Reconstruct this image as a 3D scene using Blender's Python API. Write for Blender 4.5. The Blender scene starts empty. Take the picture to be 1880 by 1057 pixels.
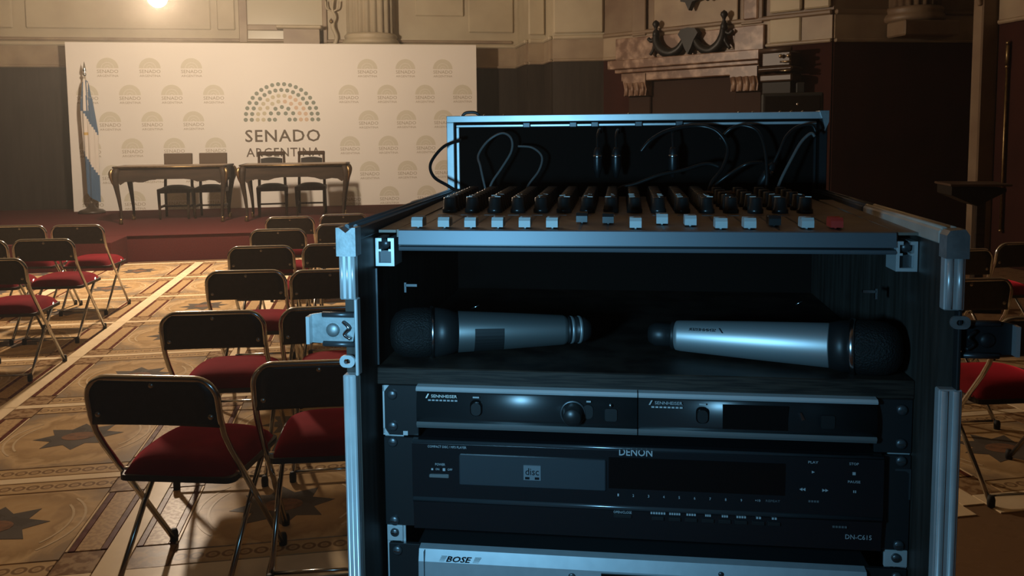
import bpy, bmesh, math, random
from math import sin, cos, pi, radians, sqrt, atan2
from mathutils import Vector, Matrix
random.seed(7)
SC = bpy.context.scene
COL = SC.collection

# ------------------------------------------------------------------ camera
F_PX, CX_PX, CY_PX = 1560.0, 940.0, 380.0          # focal length and optical axis in the 1880 x 1057 frame
PITCH, YAW, ROLL, EYE = radians(5.02), radians(9.46), 0.0096, 1.55
cam_d = bpy.data.cameras.new('camera')
cam_d.sensor_width = 36.0
cam_d.lens = 36.0 * F_PX / 1880.0
cam_d.shift_x = (940.0 - CX_PX) / 1880.0
cam_d.shift_y = (CY_PX - 528.5) / 1880.0
cam_d.clip_start = 0.02
cam = bpy.data.objects.new('camera', cam_d)
COL.objects.link(cam)
_f = Vector((sin(YAW) * cos(PITCH), cos(YAW) * cos(PITCH), -sin(PITCH)))
_r0 = Vector((cos(YAW), -sin(YAW), 0)); _u0 = _r0.cross(_f)
_r = _r0 * cos(ROLL) - _u0 * sin(ROLL); _u = _u0 * cos(ROLL) + _r0 * sin(ROLL)
cam.matrix_world = Matrix(((_r.x, _u.x, -_f.x, 0), (_r.y, _u.y, -_f.y, 0), (_r.z, _u.z, -_f.z, EYE), (0, 0, 0, 1)))
SC.camera = cam

# ------------------------------------------------------------------ world, lights, exposure
world = bpy.data.worlds.new('world'); SC.world = world
world.use_nodes = True
world.node_tree.nodes['Background'].inputs[0].default_value = (1.0, 0.72, 0.45, 1)
world.node_tree.nodes['Background'].inputs[1].default_value = 0.004
_wv = world.node_tree.nodes.new('ShaderNodeVolumeScatter')        # the dusty air of the hall
_wv.inputs['Color'].default_value = (1, 0.93, 0.82, 1); _wv.inputs['Density'].default_value = 0.0052; _wv.inputs['Anisotropy'].default_value = 0.6
world.node_tree.links.new(_wv.outputs[0], world.node_tree.nodes['World Output'].inputs['Volume'])
SC.view_settings.view_transform = 'Standard'
SC.view_settings.look = 'None'
SC.view_settings.gamma = 1.0
SC.view_settings.exposure = 0.0
SC.view_settings.use_curve_mapping = False
SC.cycles.use_denoising = True
SC.cycles.max_bounces = 8
SC.cycles.sample_clamp_indirect = 4.0

# the equipment rack: local axes x along its front, y into it, z up
RK_T = radians(-16.75)
RK_O = Vector((0.00765, 0.80678, 0.0))
RK_X = Vector((cos(RK_T), sin(RK_T), 0)); RK_Y = Vector((-sin(RK_T), cos(RK_T), 0))
def RW(x, y, z): return RK_O + RK_X * x + RK_Y * y + Vector((0, 0, z))

def light(name, kind, loc, energy, color, size=0.05):
    d = bpy.data.lights.new(name, kind); d.energy = energy; d.color = color
    d.shadow_soft_size = size
    o = bpy.data.objects.new(name, d); o.location = loc; COL.objects.link(o); return o
COOL = (0.24, 0.62, 0.95)
WARM = (1.0, 0.74, 0.44)
_cw = light('cool_work_light', 'SPOT', RW(0.02, -0.58, 1.47), 17.0, COOL, 0.03)      # cold lamp where the operator stands
_cw.data.spot_size = radians(98); _cw.data.spot_blend = 1.0
_cw.rotation_euler = (RW(0.06, 0.0, 1.34) - RW(0.02, -0.58, 1.47)).to_track_quat('-Z', 'Y').to_euler()
LAMP_POS = Vector((-2.19, 9.70, 3.02))
LAMP_STRENGTH = 1650.0

# ------------------------------------------------------------------ materials
def S(r, g, b):
    f = lambda c: (c / 255 / 12.92) if c / 255 <= 0.04045 else ((c / 255 + 0.055) / 1.055) ** 2.4
    return (f(r), f(g), f(b))
MATS = {}
def mat(name, col, rough=0.5, metal=0.0, col2=None, scale=8.0, detail=4.0, bump=0.0, bscale=None, coat=0.0, spec=0.5,
        sheen=0.0, stretch=(1, 1, 1), rough2=None, emit=None, transmission=0.0, lo=0.35, hi=0.65, coords='Object'):
    if name in MATS: return MATS[name]
    m = bpy.data.materials.new(name); m.use_nodes = True; MATS[name] = m
    nt = m.node_tree; b = nt.nodes['Principled BSDF']
    b.inputs['Base Color'].default_value = (*col, 1)
    b.inputs['Roughness'].default_value = rough
    b.inputs['Metallic'].default_value = metal
    b.inputs['Specular IOR Level'].default_value = spec
    b.inputs['Coat Weight'].default_value = coat
    b.inputs['Coat Roughness'].default_value = 0.12
    b.inputs['Sheen Weight'].default_value = sheen
    b.inputs['Transmission Weight'].default_value = transmission
    if emit:
        b.inputs['Emission Color'].default_value = (*emit[0], 1); b.inputs['Emission Strength'].default_value = emit[1]
    if col2 is not None or bump or rough2 is not None:
        tc = nt.nodes.new('ShaderNodeTexCoord'); mp = nt.nodes.new('ShaderNodeMapping')
        mp.inputs['Scale'].default_value = stretch
        nt.links.new(tc.outputs[coords], mp.inputs[0])
        n = nt.nodes.new('ShaderNodeTexNoise'); n.inputs['Scale'].default_value = scale; n.inputs['Detail'].default_value = detail
        nt.links.new(mp.outputs[0], n.inputs['Vector'])
        rp = nt.nodes.new('ShaderNodeValToRGB')
        rp.color_ramp.elements[0].position = lo; rp.color_ramp.elements[1].position = hi
        rp.color_ramp.elements[0].color = (*col, 1); rp.color_ramp.elements[1].color = (*(col2 or col), 1)
        nt.links.new(n.outputs['Fac'], rp.inputs[0]); nt.links.new(rp.outputs[0], b.inputs['Base Color'])
        if rough2 is not None:
            mr = nt.nodes.new('ShaderNodeMapRange'); mr.inputs[3].default_value = rough; mr.inputs[4].default_value = rough2
            nt.links.new(n.outputs['Fac'], mr.inputs[0]); nt.links.new(mr.outputs[0], b.inputs['Roughness'])
        if bump:
            n2 = nt.nodes.new('ShaderNodeTexNoise'); n2.inputs['Scale'].default_value = bscale or scale * 3; n2.inputs['Detail'].default_value = 3
            nt.links.new(mp.outputs[0], n2.inputs['Vector'])
            bp = nt.nodes.new('ShaderNodeBump'); bp.inputs['Strength'].default_value = bump; bp.inputs['Distance'].default_value = 0.01
            nt.links.new(n2.outputs['Fac'], bp.inputs['Height']); nt.links.new(bp.outputs[0], b.inputs['Normal'])
    return m

FR = dict(rough=0.22, rough2=0.34, spec=0.014)
M_FLOORBASE = mat('floor_mortar', (0.22, 0.13, 0.07), **FR)
M_STRIP = mat('cream_marble', (0.90, 0.71, 0.46), col2=(0.80, 0.61, 0.38), scale=6, **FR)
M_BROWN = mat('oxblood_marble', (0.10, 0.022, 0.012), col2=(0.15, 0.045, 0.025), scale=14, **FR)
M_PALE = mat('pale_marble_line', (0.78, 0.58, 0.35), **FR)
M_BAND = mat('speckled_band', (0.58, 0.385, 0.20), col2=(0.42, 0.255, 0.12), scale=55, detail=1, lo=0.42, hi=0.58, **FR)
M_STAR = mat('slate_star', (0.105, 0.088, 0.072), col2=(0.145, 0.12, 0.098), scale=5, **FR)
M_MEDAL = mat('rosy_medallion', (0.33, 0.17, 0.095), col2=(0.18, 0.10, 0.06), scale=24, **FR)
M_ARC = mat('pale_scroll', (0.66, 0.50, 0.31), **FR)
M_CORNER = mat('corner_rosette', (0.24, 0.13, 0.06), col2=(0.42, 0.27, 0.14), scale=22, lo=0.45, hi=0.55, **FR)

def field_material():
    m = mat('inlaid_field', (0.36, 0.22, 0.11), **FR); nt = m.node_tree; b = nt.nodes['Principled BSDF']
    tc = nt.nodes.new('ShaderNodeTexCoord')
    ln = nt.nodes.new('ShaderNodeVectorMath'); ln.operation = 'LENGTH'
    n = nt.nodes.new('ShaderNodeTexNoise'); n.inputs['Scale'].default_value = 5.5; n.inputs['Detail'].default_value = 6; n.inputs['Distortion'].default_value = 1.4
    nt.links.new(tc.outputs['Object'], n.inputs['Vector']); nt.links.new(tc.outputs['Object'], ln.inputs[0])
    ad = nt.nodes.new('ShaderNodeMath'); ad.operation = 'MULTIPLY_ADD'; ad.inputs[1].default_value = 0.30
    nt.links.new(n.outputs['Fac'], ad.inputs[0]); nt.links.new(ln.outputs['Value'], ad.inputs[2])
    rp = nt.nodes.new('ShaderNodeValToRGB'); cr = rp.color_ramp
    cr.elements[0].position = 0.0; cr.elements[0].color = (0.54, 0.345, 0.165, 1)
    cr.elements[1].position = 0.75; cr.elements[1].color = (0.26, 0.20, 0.135, 1)
    for p, c in ((0.36, (0.56, 0.365, 0.18)), (0.44, (0.42, 0.265, 0.125)), (0.50, (0.62, 0.42, 0.22)), (0.58, (0.37, 0.25, 0.14)), (0.66, (0.29, 0.22, 0.155))):
        e = cr.elements.new(p); e.color = (*c, 1)
    nt.links.new(ad.outputs[0], rp.inputs[0]); nt.links.new(rp.outputs[0], b.inputs['Base Color'])
    mr = nt.nodes.new('ShaderNodeMapRange'); mr.inputs[3].default_value = 0.22; mr.inputs[4].default_value = 0.34; b.inputs['Specular IOR Level'].default_value = 0.014
    nt.links.new(n.outputs['Fac'], mr.inputs[0]); nt.links.new(mr.outputs[0], b.inputs['Roughness'])
    return m
M_FIELD = field_material()

def guilloche_material():
    """a row of small rings, as laid in the bands beside the cross strips"""
    m = mat('guilloche_band', (0.40, 0.24, 0.11), **FR); nt = m.node_tree; b = nt.nodes['Principled BSDF']
    tc = nt.nodes.new('ShaderNodeTexCoord'); sp = nt.nodes.new('ShaderNodeSeparateXYZ'); nt.links.new(tc.outputs['Object'], sp.inputs[0])
    def M(op, a, bb=None, **k):
        x = nt.nodes.new('ShaderNodeMath'); x.operation = op
        for i, v in enumerate((a, bb)):
            if v is None: continue
            if isinstance(v, (int, float)): x.inputs[i].default_value = v
            else: nt.links.new(v, x.inputs[i])
        return x.outputs[0]
    per = 0.058
    fx = M('SUBTRACT', M('FRACT', M('DIVIDE', M('ADD', sp.outputs[0], 5.0), per)), 0.5)
    fy = M('DIVIDE', sp.outputs[1], per)
    r = M('SQRT', M('ADD', M('MULTIPLY', fx, fx), M('MULTIPLY', fy, fy)))
    rp = nt.nodes.new('ShaderNodeValToRGB'); cr = rp.color_ramp
    cr.elements[0].position = 0.10; cr.elements[0].color = (0.44, 0.28, 0.14, 1)
    cr.elements[1].position = 0.80; cr.elements[1].color = (0.54, 0.355, 0.175, 1)
    for p, c in ((0.22, (0.56, 0.375, 0.19)), (0.30, (0.26, 0.15, 0.07)), (0.42, (0.26, 0.15, 0.07)), (0.50, (0.58, 0.395, 0.205))):
        e = cr.elements.new(p); e.color = (*c, 1)
    nt.links.new(r, rp.inputs[0]); nt.links.new(rp.outputs[0], b.inputs['Base Color'])
    return m
M_GUIL = guilloche_material()

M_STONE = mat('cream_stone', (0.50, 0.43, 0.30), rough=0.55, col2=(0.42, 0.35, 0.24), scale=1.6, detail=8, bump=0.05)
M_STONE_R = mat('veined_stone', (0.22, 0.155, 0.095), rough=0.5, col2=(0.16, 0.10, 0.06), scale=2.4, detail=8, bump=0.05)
M_BANDSTONE = mat('brown_stone_band', (0.34, 0.26, 0.17), rough=0.5, col2=(0.25, 0.18, 0.12), scale=2.2, detail=8)
M_DADO = mat('dark_wood_dado', (0.036, 0.027, 0.020), rough=0.55, spec=0.2, col2=(0.026, 0.019, 0.014), scale=3, stretch=(6, 6, 0.5))
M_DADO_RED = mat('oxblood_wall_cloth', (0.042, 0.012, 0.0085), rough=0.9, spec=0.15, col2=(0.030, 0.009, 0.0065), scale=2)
M_MARBLE_RED = mat('brown_red_marble', (0.15, 0.080, 0.048), rough=0.4, col2=(0.40, 0.27, 0.19), scale=6, detail=10, lo=0.46, hi=0.68, bump=0.05)
M_BRONZE = mat('black_bronze', (0.016, 0.015, 0.014), rough=0.45, metal=0.4)
M_DARKFIRE = mat('dark_brown_panel', (0.034, 0.015, 0.009), rough=0.7, spec=0.2)
M_GILT = mat('aged_gilding', (0.36, 0.25, 0.12), rough=0.42, metal=1.0, col2=(0.22, 0.15, 0.07), scale=20)
M_CARPET = mat('red_carpet', (0.088, 0.019, 0.017), rough=0.95, col2=(0.068, 0.015, 0.013), scale=60, spec=0.15, bump=0.1)
M_CEIL = mat('ceiling_plaster', (0.42, 0.34, 0.22), rough=0.8)
M_BANNER = mat('white_banner_vinyl', (0.80, 0.755, 0.69), rough=0.55, col2=(0.77, 0.725, 0.66), scale=0.7)
M_ALUFRAME = mat('banner_frame', (0.6, 0.58, 0.55), rough=0.4, metal=0.6)
M_PRINT_DK = mat('print_dark_brown', S(88, 72, 52), rough=0.55)
M_PRINT_TEAL = mat('print_grey_teal', S(128, 134, 118), rough=0.55)
M_PRINT_PALE = mat('print_pale_green', S(196, 186, 156), rough=0.55)
M_PRINT_ROSE = mat('print_pale_rose', S(208, 180, 152), rough=0.55)
M_LOGO_A = mat('print_small_arch', S(210, 203, 184), rough=0.55)
M_LOGO_B = mat('print_small_text', S(166, 152, 126), rough=0.55)
M_CHAIRTUBE = mat('warm_nickel_tube', (0.64, 0.63, 0.60), rough=0.20, metal=1.0)
M_VINYL = mat('black_vinyl', (0.020, 0.017, 0.015), rough=0.5, col2=(0.028, 0.024, 0.021), scale=40, bump=0.05)
M_VELVET = mat('red_velvet', (0.17, 0.005, 0.009), rough=0.9, spec=0.1, sheen=1.0, col2=(0.13, 0.004, 0.007), scale=12)
M_VELVET.node_tree.nodes['Principled BSDF'].inputs['Sheen Tint'].default_value = (0.9, 0.04, 0.07, 1)
M_VELVET.node_tree.nodes['Principled BSDF'].inputs['Sheen Roughness'].default_value = 0.35
M_RUBBER = mat('black_rubber', (0.012, 0.011, 0.010), rough=0.7)
M_RIVET = mat('steel_rivet', (0.55, 0.5, 0.42), rough=0.35, metal=1.0)
M_TABLEWOOD = mat('dark_walnut', (0.040, 0.026, 0.017), rough=0.5, spec=0.12, col2=(0.024, 0.016, 0.011), scale=3, stretch=(1, 8, 8))
M_TABLETOP = mat('leathered_table_top', (0.22, 0.15, 0.09), rough=0.35, col2=(0.22, 0.14, 0.08), scale=5)
M_CHAIRWOOD = mat('brown_chair_wood', (0.06, 0.036, 0.021), rough=0.5, spec=0.12, col2=(0.042, 0.025, 0.015), scale=6, stretch=(6, 6, 1))
M_CHAIRPAD = mat('grey_brown_leather', (0.030, 0.026, 0.023), rough=0.6, spec=0.12, bump=0.1, scale=20)
M_CHAIRBACK = mat('tan_back_leather', (0.085, 0.055, 0.034), rough=0.4, spec=0.25)
M_POLE = mat('pale_flag_pole', (0.60, 0.52, 0.40), rough=0.35, metal=0.3)
M_FLAGBASE = mat('dark_flag_base', (0.05, 0.035, 0.025), rough=0.4)
M_BULB = mat('lamp_bulb', (1, 0.9, 0.7), emit=((1.0, 0.79, 0.585), LAMP_STRENGTH))
M_GLASS_OLD = mat('hazy_window_glass', (0.50, 0.45, 0.33), rough=0.25, spec=0.5)
# rack
M_CASE = mat('black_laminate', (0.030, 0.024, 0.019), rough=0.5, col2=(0.060, 0.050, 0.042), scale=40, stretch=(3, 3, 0.25), spec=0.3)
M_CASE_H = mat('black_ply_edge', (0.010, 0.006, 0.004), rough=0.6, spec=0.25, col2=(0.030, 0.020, 0.014), scale=26, stretch=(1, 1, 22), lo=0.4, hi=0.6)
M_ALU = mat('brushed_aluminium', (0.74, 0.76, 0.76), rough=0.36, metal=0.5, col2=(0.66, 0.68, 0.68), scale=40)
M_CAPSTEEL = mat('galvanised_steel', (0.40, 0.42, 0.42), rough=0.5, metal=0.7, col2=(0.30, 0.32, 0.32), scale=120, bump=0.02)
M_LITEDGE = mat('lit_edge_profile', (0.62, 0.58, 0.50), rough=0.5, metal=0.2, col2=(0.52, 0.48, 0.41), scale=30)  # pale colour stands for the lit length of the top profile
M_DENON_EDGE = mat('satin_black_edge', (0.07, 0.075, 0.08), rough=0.2, metal=0.6)
M_BLACKSTEEL = mat('blackened_steel', (0.035, 0.036, 0.037), rough=0.45, metal=0.5)
M_DARKSTEEL = mat('dark_steel', (0.10, 0.105, 0.11), rough=0.38, metal=0.7)
M_FELT = mat('black_foam', (0.010, 0.0065, 0.005), rough=0.95, spec=0.1)
M_CONSOLE = mat('console_charcoal', (0.22, 0.185, 0.15), rough=0.5, col2=(0.17, 0.14, 0.115), scale=30)
M_CONSOLE_FR = mat('console_blue_grey', (0.13, 0.145, 0.16), rough=0.46, metal=0.4)
M_BLACKPL = mat('black_plastic', (0.012, 0.012, 0.012), rough=0.38)
M_KNOB = mat('knob_black', (0.014, 0.013, 0.012), rough=0.3)
M_CAPWHITE = mat('fader_white', (0.40, 0.425, 0.42), rough=0.5)
M_CAPRED = mat('fader_red', (0.42, 0.03, 0.02), rough=0.4)
M_MARK = mat('white_marking', (0.72, 0.70, 0.64), rough=0.5)
M_GREYMARK = mat('grey_marking', (0.34, 0.35, 0.35), rough=0.5)
M_DIMMARK = mat('dim_marking', (0.10, 0.10, 0.10), rough=0.5)
M_DISCMARK = mat('disc_mark_grey', (0.13, 0.14, 0.15), rough=0.5)
M_CABLE = mat('black_cable', (0.015, 0.014, 0.013), rough=0.28)
M_CABLE_G = mat('grey_cable', (0.15, 0.14, 0.13), rough=0.4)
M_UNIT = mat('unit_charcoal', (0.014, 0.0145, 0.015), rough=0.33, spec=0.7)
M_TRIM = mat('silver_trim', (0.62, 0.64, 0.64), rough=0.34, metal=0.45)
M_TRIM_D = mat('dark_silver_trim', (0.20, 0.205, 0.20), rough=0.34, metal=0.45)
M_DENON = mat('gloss_black', (0.010, 0.010, 0.011), rough=0.22, spec=0.5)
M_TRAY = mat('tray_dark', (0.030, 0.034, 0.038), rough=0.35, spec=0.6)
M_DISPLAY = mat('display_black', (0.004, 0.004, 0.004), rough=0.08)
M_BOSE = mat('silver_faceplate', (0.50, 0.53, 0.55), rough=0.42, metal=0.55, col2=(0.46, 0.49, 0.51), scale=90)
M_MICBODY = mat('nickel_mic_body', (0.56, 0.58, 0.58), rough=0.46, metal=0.8)
M_MICBODY_SHADE = mat('shaded_nickel_mic_body', (0.20, 0.21, 0.205), rough=0.48, metal=0.8)  # nickel body again, darkened in colour for the shade it lies in
M_MICDARK = mat('mic_black', (0.012, 0.012, 0.012), rough=0.45)
M_GRILLE = mat('mic_grille', (0.007, 0.0065, 0.006), rough=0.6, spec=0.3, bump=0.4, scale=300, bscale=600)
M_RING = mat('mic_ring', (0.55, 0.58, 0.6), rough=0.22, metal=1.0)
M_SPEAKER = mat('black_speaker', (0.012, 0.012, 0.011), rough=0.6)
M_LECTERN = mat('near_black_wood', (0.010, 0.007, 0.005), rough=0.5, spec=0.2)

# ------------------------------------------------------------------ geometry helpers
BASE = {}      # thing coordinates of each object's parent chain
class G:
    def __init__(s): s.v = []; s.f = []; s.sm = []
    def add(s, vs, fs, smooth=False):
        o = len(s.v); s.v += [tuple(p) for p in vs]; s.f += [tuple(i + o for i in f) for f in fs]; s.sm += [smooth] * len(fs); return s
    def box(s, x0, x1, y0, y1, z0, z1, c=0.0, mx=None):
        hx, hy, hz = (x1 - x0) / 2, (y1 - y0) / 2, (z1 - z0) / 2
        ctr = Vector(((x0 + x1) / 2, (y0 + y1) / 2, (z0 + z1) / 2))
        if c <= 0:
            vs = [Vector((a * hx, b * hy, d * hz)) for a in (-1, 1) for b in (-1, 1) for d in (-1, 1)]
            fs = [(0, 1, 3, 2), (4, 6, 7, 5), (0, 4, 5, 1), (2, 3, 7, 6), (0, 2, 6, 4), (1, 5, 7, 3)]
        else:
            vs = []; idx = {}
            for a in (-1, 1):
                for b in (-1, 1):
                    for d in (-1, 1):
                        idx[a, b, d] = len(vs)
                        vs += [Vector((a * hx, b * (hy - c), d * (hz - c))), Vector((a * (hx - c), b * hy, d * (hz - c))), Vector((a * (hx - c), b * (hy - c), d * hz))]
            fs = []
            for a in (-1, 1):
                fs.append([idx[a, -1, -1], idx[a, 1, -1], idx[a, 1, 1], idx[a, -1, 1]])
                fs.append([idx[-1, a, -1] + 1, idx[1, a, -1] + 1, idx[1, a, 1] + 1, idx[-1, a, 1] + 1])
                fs.append([idx[-1, -1, a] + 2, idx[1, -1, a] + 2, idx[1, 1, a] + 2, idx[-1, 1, a] + 2])
                for b in (-1, 1):
                    fs.append([idx[a, b, -1], idx[a, b, 1], idx[a, b, 1] + 1, idx[a, b, -1] + 1])
                    fs.append([idx[a, -1, b], idx[a, 1, b], idx[a, 1, b] + 2, idx[a, -1, b] + 2])
                    fs.append([idx[-1, a, b] + 1, idx[1, a, b] + 1, idx[1, a, b] + 2, idx[-1, a, b] + 2])
                    for d in (-1, 1): fs.append([idx[a, b, d], idx[a, b, d] + 1, idx[a, b, d] + 2])
        if mx is not None: vs = [mx @ (p + ctr) for p in vs]
        else: vs = [p + ctr for p in vs]
        return s.add(vs, fs)
    def tube(s, pts, r, n=8, closed=False, caps=True, ref=None):
        pts = [Vector(p) for p in pts]; N = len(pts)
        rr = r if isinstance(r, (list, tuple)) else [r] * N
        T = []
        for i in range(N):
            a = pts[(i - 1) % N] if (closed or i > 0) else pts[0]
            b = pts[(i + 1) % N] if (closed or i < N - 1) else pts[-1]
            t = (b - a); T.append(t.normalized() if t.length > 1e-9 else Vector((0, 0, 1)))
        nrm = Vector(ref) if ref else (Vector((0, 0, 1)) if abs(T[0].z) < 0.9 else Vector((1, 0, 0)))
        nrm = (nrm - T[0] * nrm.dot(T[0])).normalized()
        vs = []
        for i in range(N):
            nrm = (nrm - T[i] * nrm.dot(T[i])); nrm = nrm.normalized() if nrm.length > 1e-6 else T[i].orthogonal().normalized()
            bn = T[i].cross(nrm)
            for k in range(n):
                a = 2 * pi * k / n
                vs.append(pts[i] + (nrm * cos(a) + bn * sin(a)) * rr[i])
        fs = []
        for i in range(N if closed else N - 1):
            j = (i + 1) % N
            for k in range(n): fs.append((i * n + k, i * n + (k + 1) % n, j * n + (k + 1) % n, j * n + k))
        s.add(vs, fs, True)
        if caps and not closed:
            o = len(s.v) - len(vs)
            s.f += [tuple(o + k for k in range(n))[::-1], tuple(o + (N - 1) * n + k for k in range(n))]; s.sm += [False, False]
        return s
    def lathe(s, prof, n=24, mx=None, a0=0.0, a1=2 * pi, smooth=True, flute=None):
        full = abs(a1 - a0 - 2 * pi) < 1e-6; m = n if full else n + 1
        vs = []
        for (r, z) in prof:
            for k in range(m):
                a = a0 + (a1 - a0) * k / n
                q = r if flute is None else r * (1 - flute[1] * (0.5 + 0.5 * cos(flute[0] * a)) ** 1.5)
                vs.append(Vector((q * cos(a), q * sin(a), z)))
        if mx is not None: vs = [mx @ p for p in vs]
        fs = []
        for i in range(len(prof) - 1):
            for k in range(n):
                k2 = (k + 1) % m if full else k + 1
                fs.append((i * m + k, i * m + k2, (i + 1) * m + k2, (i + 1) * m + k))
        s.add(vs, fs, smooth)
        if full:
            o = len(s.v) - len(vs)
            if prof[0][0] > 1e-6: s.f.append(tuple(o + k for k in range(m))[::-1]); s.sm.append(False)
            if prof[-1][0] > 1e-6: s.f.append(tuple(o + (len(prof) - 1) * m + k for k in range(m))); s.sm.append(False)
        return s
    def prism(s, poly, d0, d1, axis='z', mx=None, smooth=False):
        """extrude a 2-D polygon; axis z: (x,y); axis y: (x,z); axis x: (y,z)"""
        def P(a, b, d): return Vector((a, b, d)) if axis == 'z' else (Vector((a, d, b)) if axis == 'y' else Vector((d, a, b)))
        n = len(poly); vs = [P(a, b, d0) for a, b in poly] + [P(a, b, d1) for a, b in poly]
        if mx is not None: vs = [mx @ p for p in vs]
        s.add(vs, [tuple(range(n))[::-1], tuple(range(n, 2 * n))])
        s.add(vs, [(i, (i + 1) % n, n + (i + 1) % n, n + i) for i in range(n)], smooth)
        return s
    def grid(s, fn, nu, nv, smooth=True):
        vs = [Vector(fn(i / nu, j / nv)) for i in range(nu + 1) for j in range(nv + 1)]
        fs = [(i * (nv + 1) + j, (i + 1) * (nv + 1) + j, (i + 1) * (nv + 1) + j + 1, i * (nv + 1) + j + 1) for i in range(nu) for j in range(nv)]
        return s.add(vs, fs, smooth)
    def mesh(s, name, m=None, off=None):
        me = bpy.data.meshes.new(name)
        vs = s.v if off is None else [(p[0] - off[0], p[1] - off[1], p[2] - off[2]) for p in s.v]
        me.from_pydata(vs, [], s.f); me.polygons.foreach_set('use_smooth', s.sm)
        bm = bmesh.new(); bm.from_mesh(me)
        bmesh.ops.remove_doubles(bm, verts=bm.verts, dist=1e-6)
        bmesh.ops.recalc_face_normals(bm, faces=bm.faces)
        bm.to_mesh(me); bm.free()
        if m: me.materials.append(m)
        return me
    def obj(s, name, m, parent=None, label=None):
        off = BASE.get(parent.name) if parent else None
        o = bpy.data.objects.new(name, s.mesh(name, m, off)); COL.objects.link(o)
        if parent: o.parent = parent; BASE[o.name] = off
        if label: o['label'] = label
        return o
def place(name, me, loc=(0, 0, 0), parent=None, rotz=0, scale=None):
    o = bpy.data.objects.new(name, me); COL.objects.link(o); o.location = loc; o.rotation_euler = (0, 0, rotz)
    if scale: o.scale = scale
    if parent: o.parent = parent; BASE[o.name] = BASE.get(parent.name)
    return o
def tag(o, label, cat, group=None, kind=None):
    if label: o['label'] = label
    if cat: o['category'] = cat
    if group: o['group'] = group
    if kind: o['kind'] = kind
    return o
def thing(name, label, cat, loc, rotz=0.0, group=None, base=None):
    o = bpy.data.objects.new(name, None); o.empty_display_size = 0.05; COL.objects.link(o)
    o.location = loc; o.rotation_euler = (0, 0, rotz); BASE[o.name] = base
    return tag(o, label, cat, group)
def rthing(name, label, cat, base, group=None):
    """a thing in or on the rack; its parts are written in rack coordinates"""
    return thing(name, label, cat, RW(*base), RK_T, group, base)
def dup(root, loc, rotz, label=None, group=None):
    def rec(o, par):
        c = o.copy(); COL.objects.link(c)
        if par is not None: c.parent = par; c.matrix_parent_inverse = o.matrix_parent_inverse.copy()
        for ch in list(o.children): rec(ch, c)
        return c
    r = rec(root, None); r.location = loc; r.rotation_euler = (0, 0, rotz)
    if label: r['label'] = label
    if group: r['group'] = group
    return r
def struct(o): o['kind'] = 'structure'; return o
def axis_mx(p, d, up=(0, 0, 1)):
    """matrix taking local z to direction d at point p"""
    z = Vector(d).normalized(); u = Vector(up)
    if abs(z.dot(u)) > 0.99: u = Vector((1, 0, 0))
    x = u.cross(z).normalized(); y = z.cross(x)
    return Matrix(((x.x, y.x, z.x, p[0]), (x.y, y.y, z.y, p[1]), (x.z, y.z, z.z, p[2]), (0, 0, 0, 1)))
def spline(pts, n=8):
    P = [Vector(p) for p in pts]; out = []
    for i in range(len(P) - 1):
        a, b, c, d = P[max(i - 1, 0)], P[i], P[i + 1], P[min(i + 2, len(P) - 1)]
        for k in range(n):
            t = k / n
            out.append(0.5 * ((2 * b) + (c - a) * t + (2 * a - 5 * b + 4 * c - d) * t * t + (3 * b - a - 3 * c + d) * t ** 3))
    out.append(P[-1]); return out
def roundrect(x0, x1, y0, y1, r, n=5, corners=(1, 1, 1, 1)):
    """corner order: lower left, lower right, upper right, upper left"""
    pts = []
    for (cx, cy, a0, on) in ((x0 + r, y0 + r, pi, corners[0]), (x1 - r, y0 + r, 1.5 * pi, corners[1]), (x1 - r, y1 - r, 0, corners[2]), (x0 + r, y1 - r, 0.5 * pi, corners[3])):
        if on: pts += [(cx + r * cos(a0 + 0.5 * pi * k / n), cy + r * sin(a0 + 0.5 * pi * k / n)) for k in range(n + 1)]
        else: pts.append((cx + r * sqrt(2) * cos(a0 + pi / 4), cy + r * sqrt(2) * sin(a0 + pi / 4)))
    return pts
def text_geo(body, size, align='CENTER', spacing=1.0, shear=0.0, bold=0.0, extrude=0.0002):
    """letters as a flat mesh in x (right) and y (up)"""
    cu = bpy.data.curves.new('t', 'FONT'); cu.body = body; cu.size = size; cu.align_x = align; cu.space_character = spacing
    cu.shear = shear; cu.offset = bold; cu.extrude = extrude; cu.resolution_u = 2
    o = bpy.data.objects.new('t', cu); COL.objects.link(o)
    me = bpy.data.meshes.new_from_object(o)
    vs = [v.co.copy() for v in me.vertices]; fs = [tuple(p.vertices) for p in me.polygons]
    bpy.data.objects.remove(o); bpy.data.curves.remove(cu); bpy.data.meshes.remove(me)
    return vs, fs
def text_fit(body, w=None, h=None, **k):
    vs, fs = text_geo(body, 1.0, **k)
    xs = [v.x for v in vs]; ys = [v.y for v in vs]
    sx = 1.0; W = max(xs) - min(xs); H = max(ys) - min(ys)
    a = (w / W) if w else (h / H); b = (h / H) if h else a
    cx = (max(xs) + min(xs)) / 2; cy = (max(ys) + min(ys)) / 2
    return [Vector(((v.x - cx) * a, (v.y - cy) * b, v.z)) for v in vs], fs
def gtext(g, body, x, y, z, w=None, h=None, **k):
    """add letters standing upright, facing -y, centred on (x,z)"""
    vs, fs = text_fit(body, w, h, **k)
    return g.add([(x + v.x, y - v.z, z + v.y) for v in vs], fs)

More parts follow.
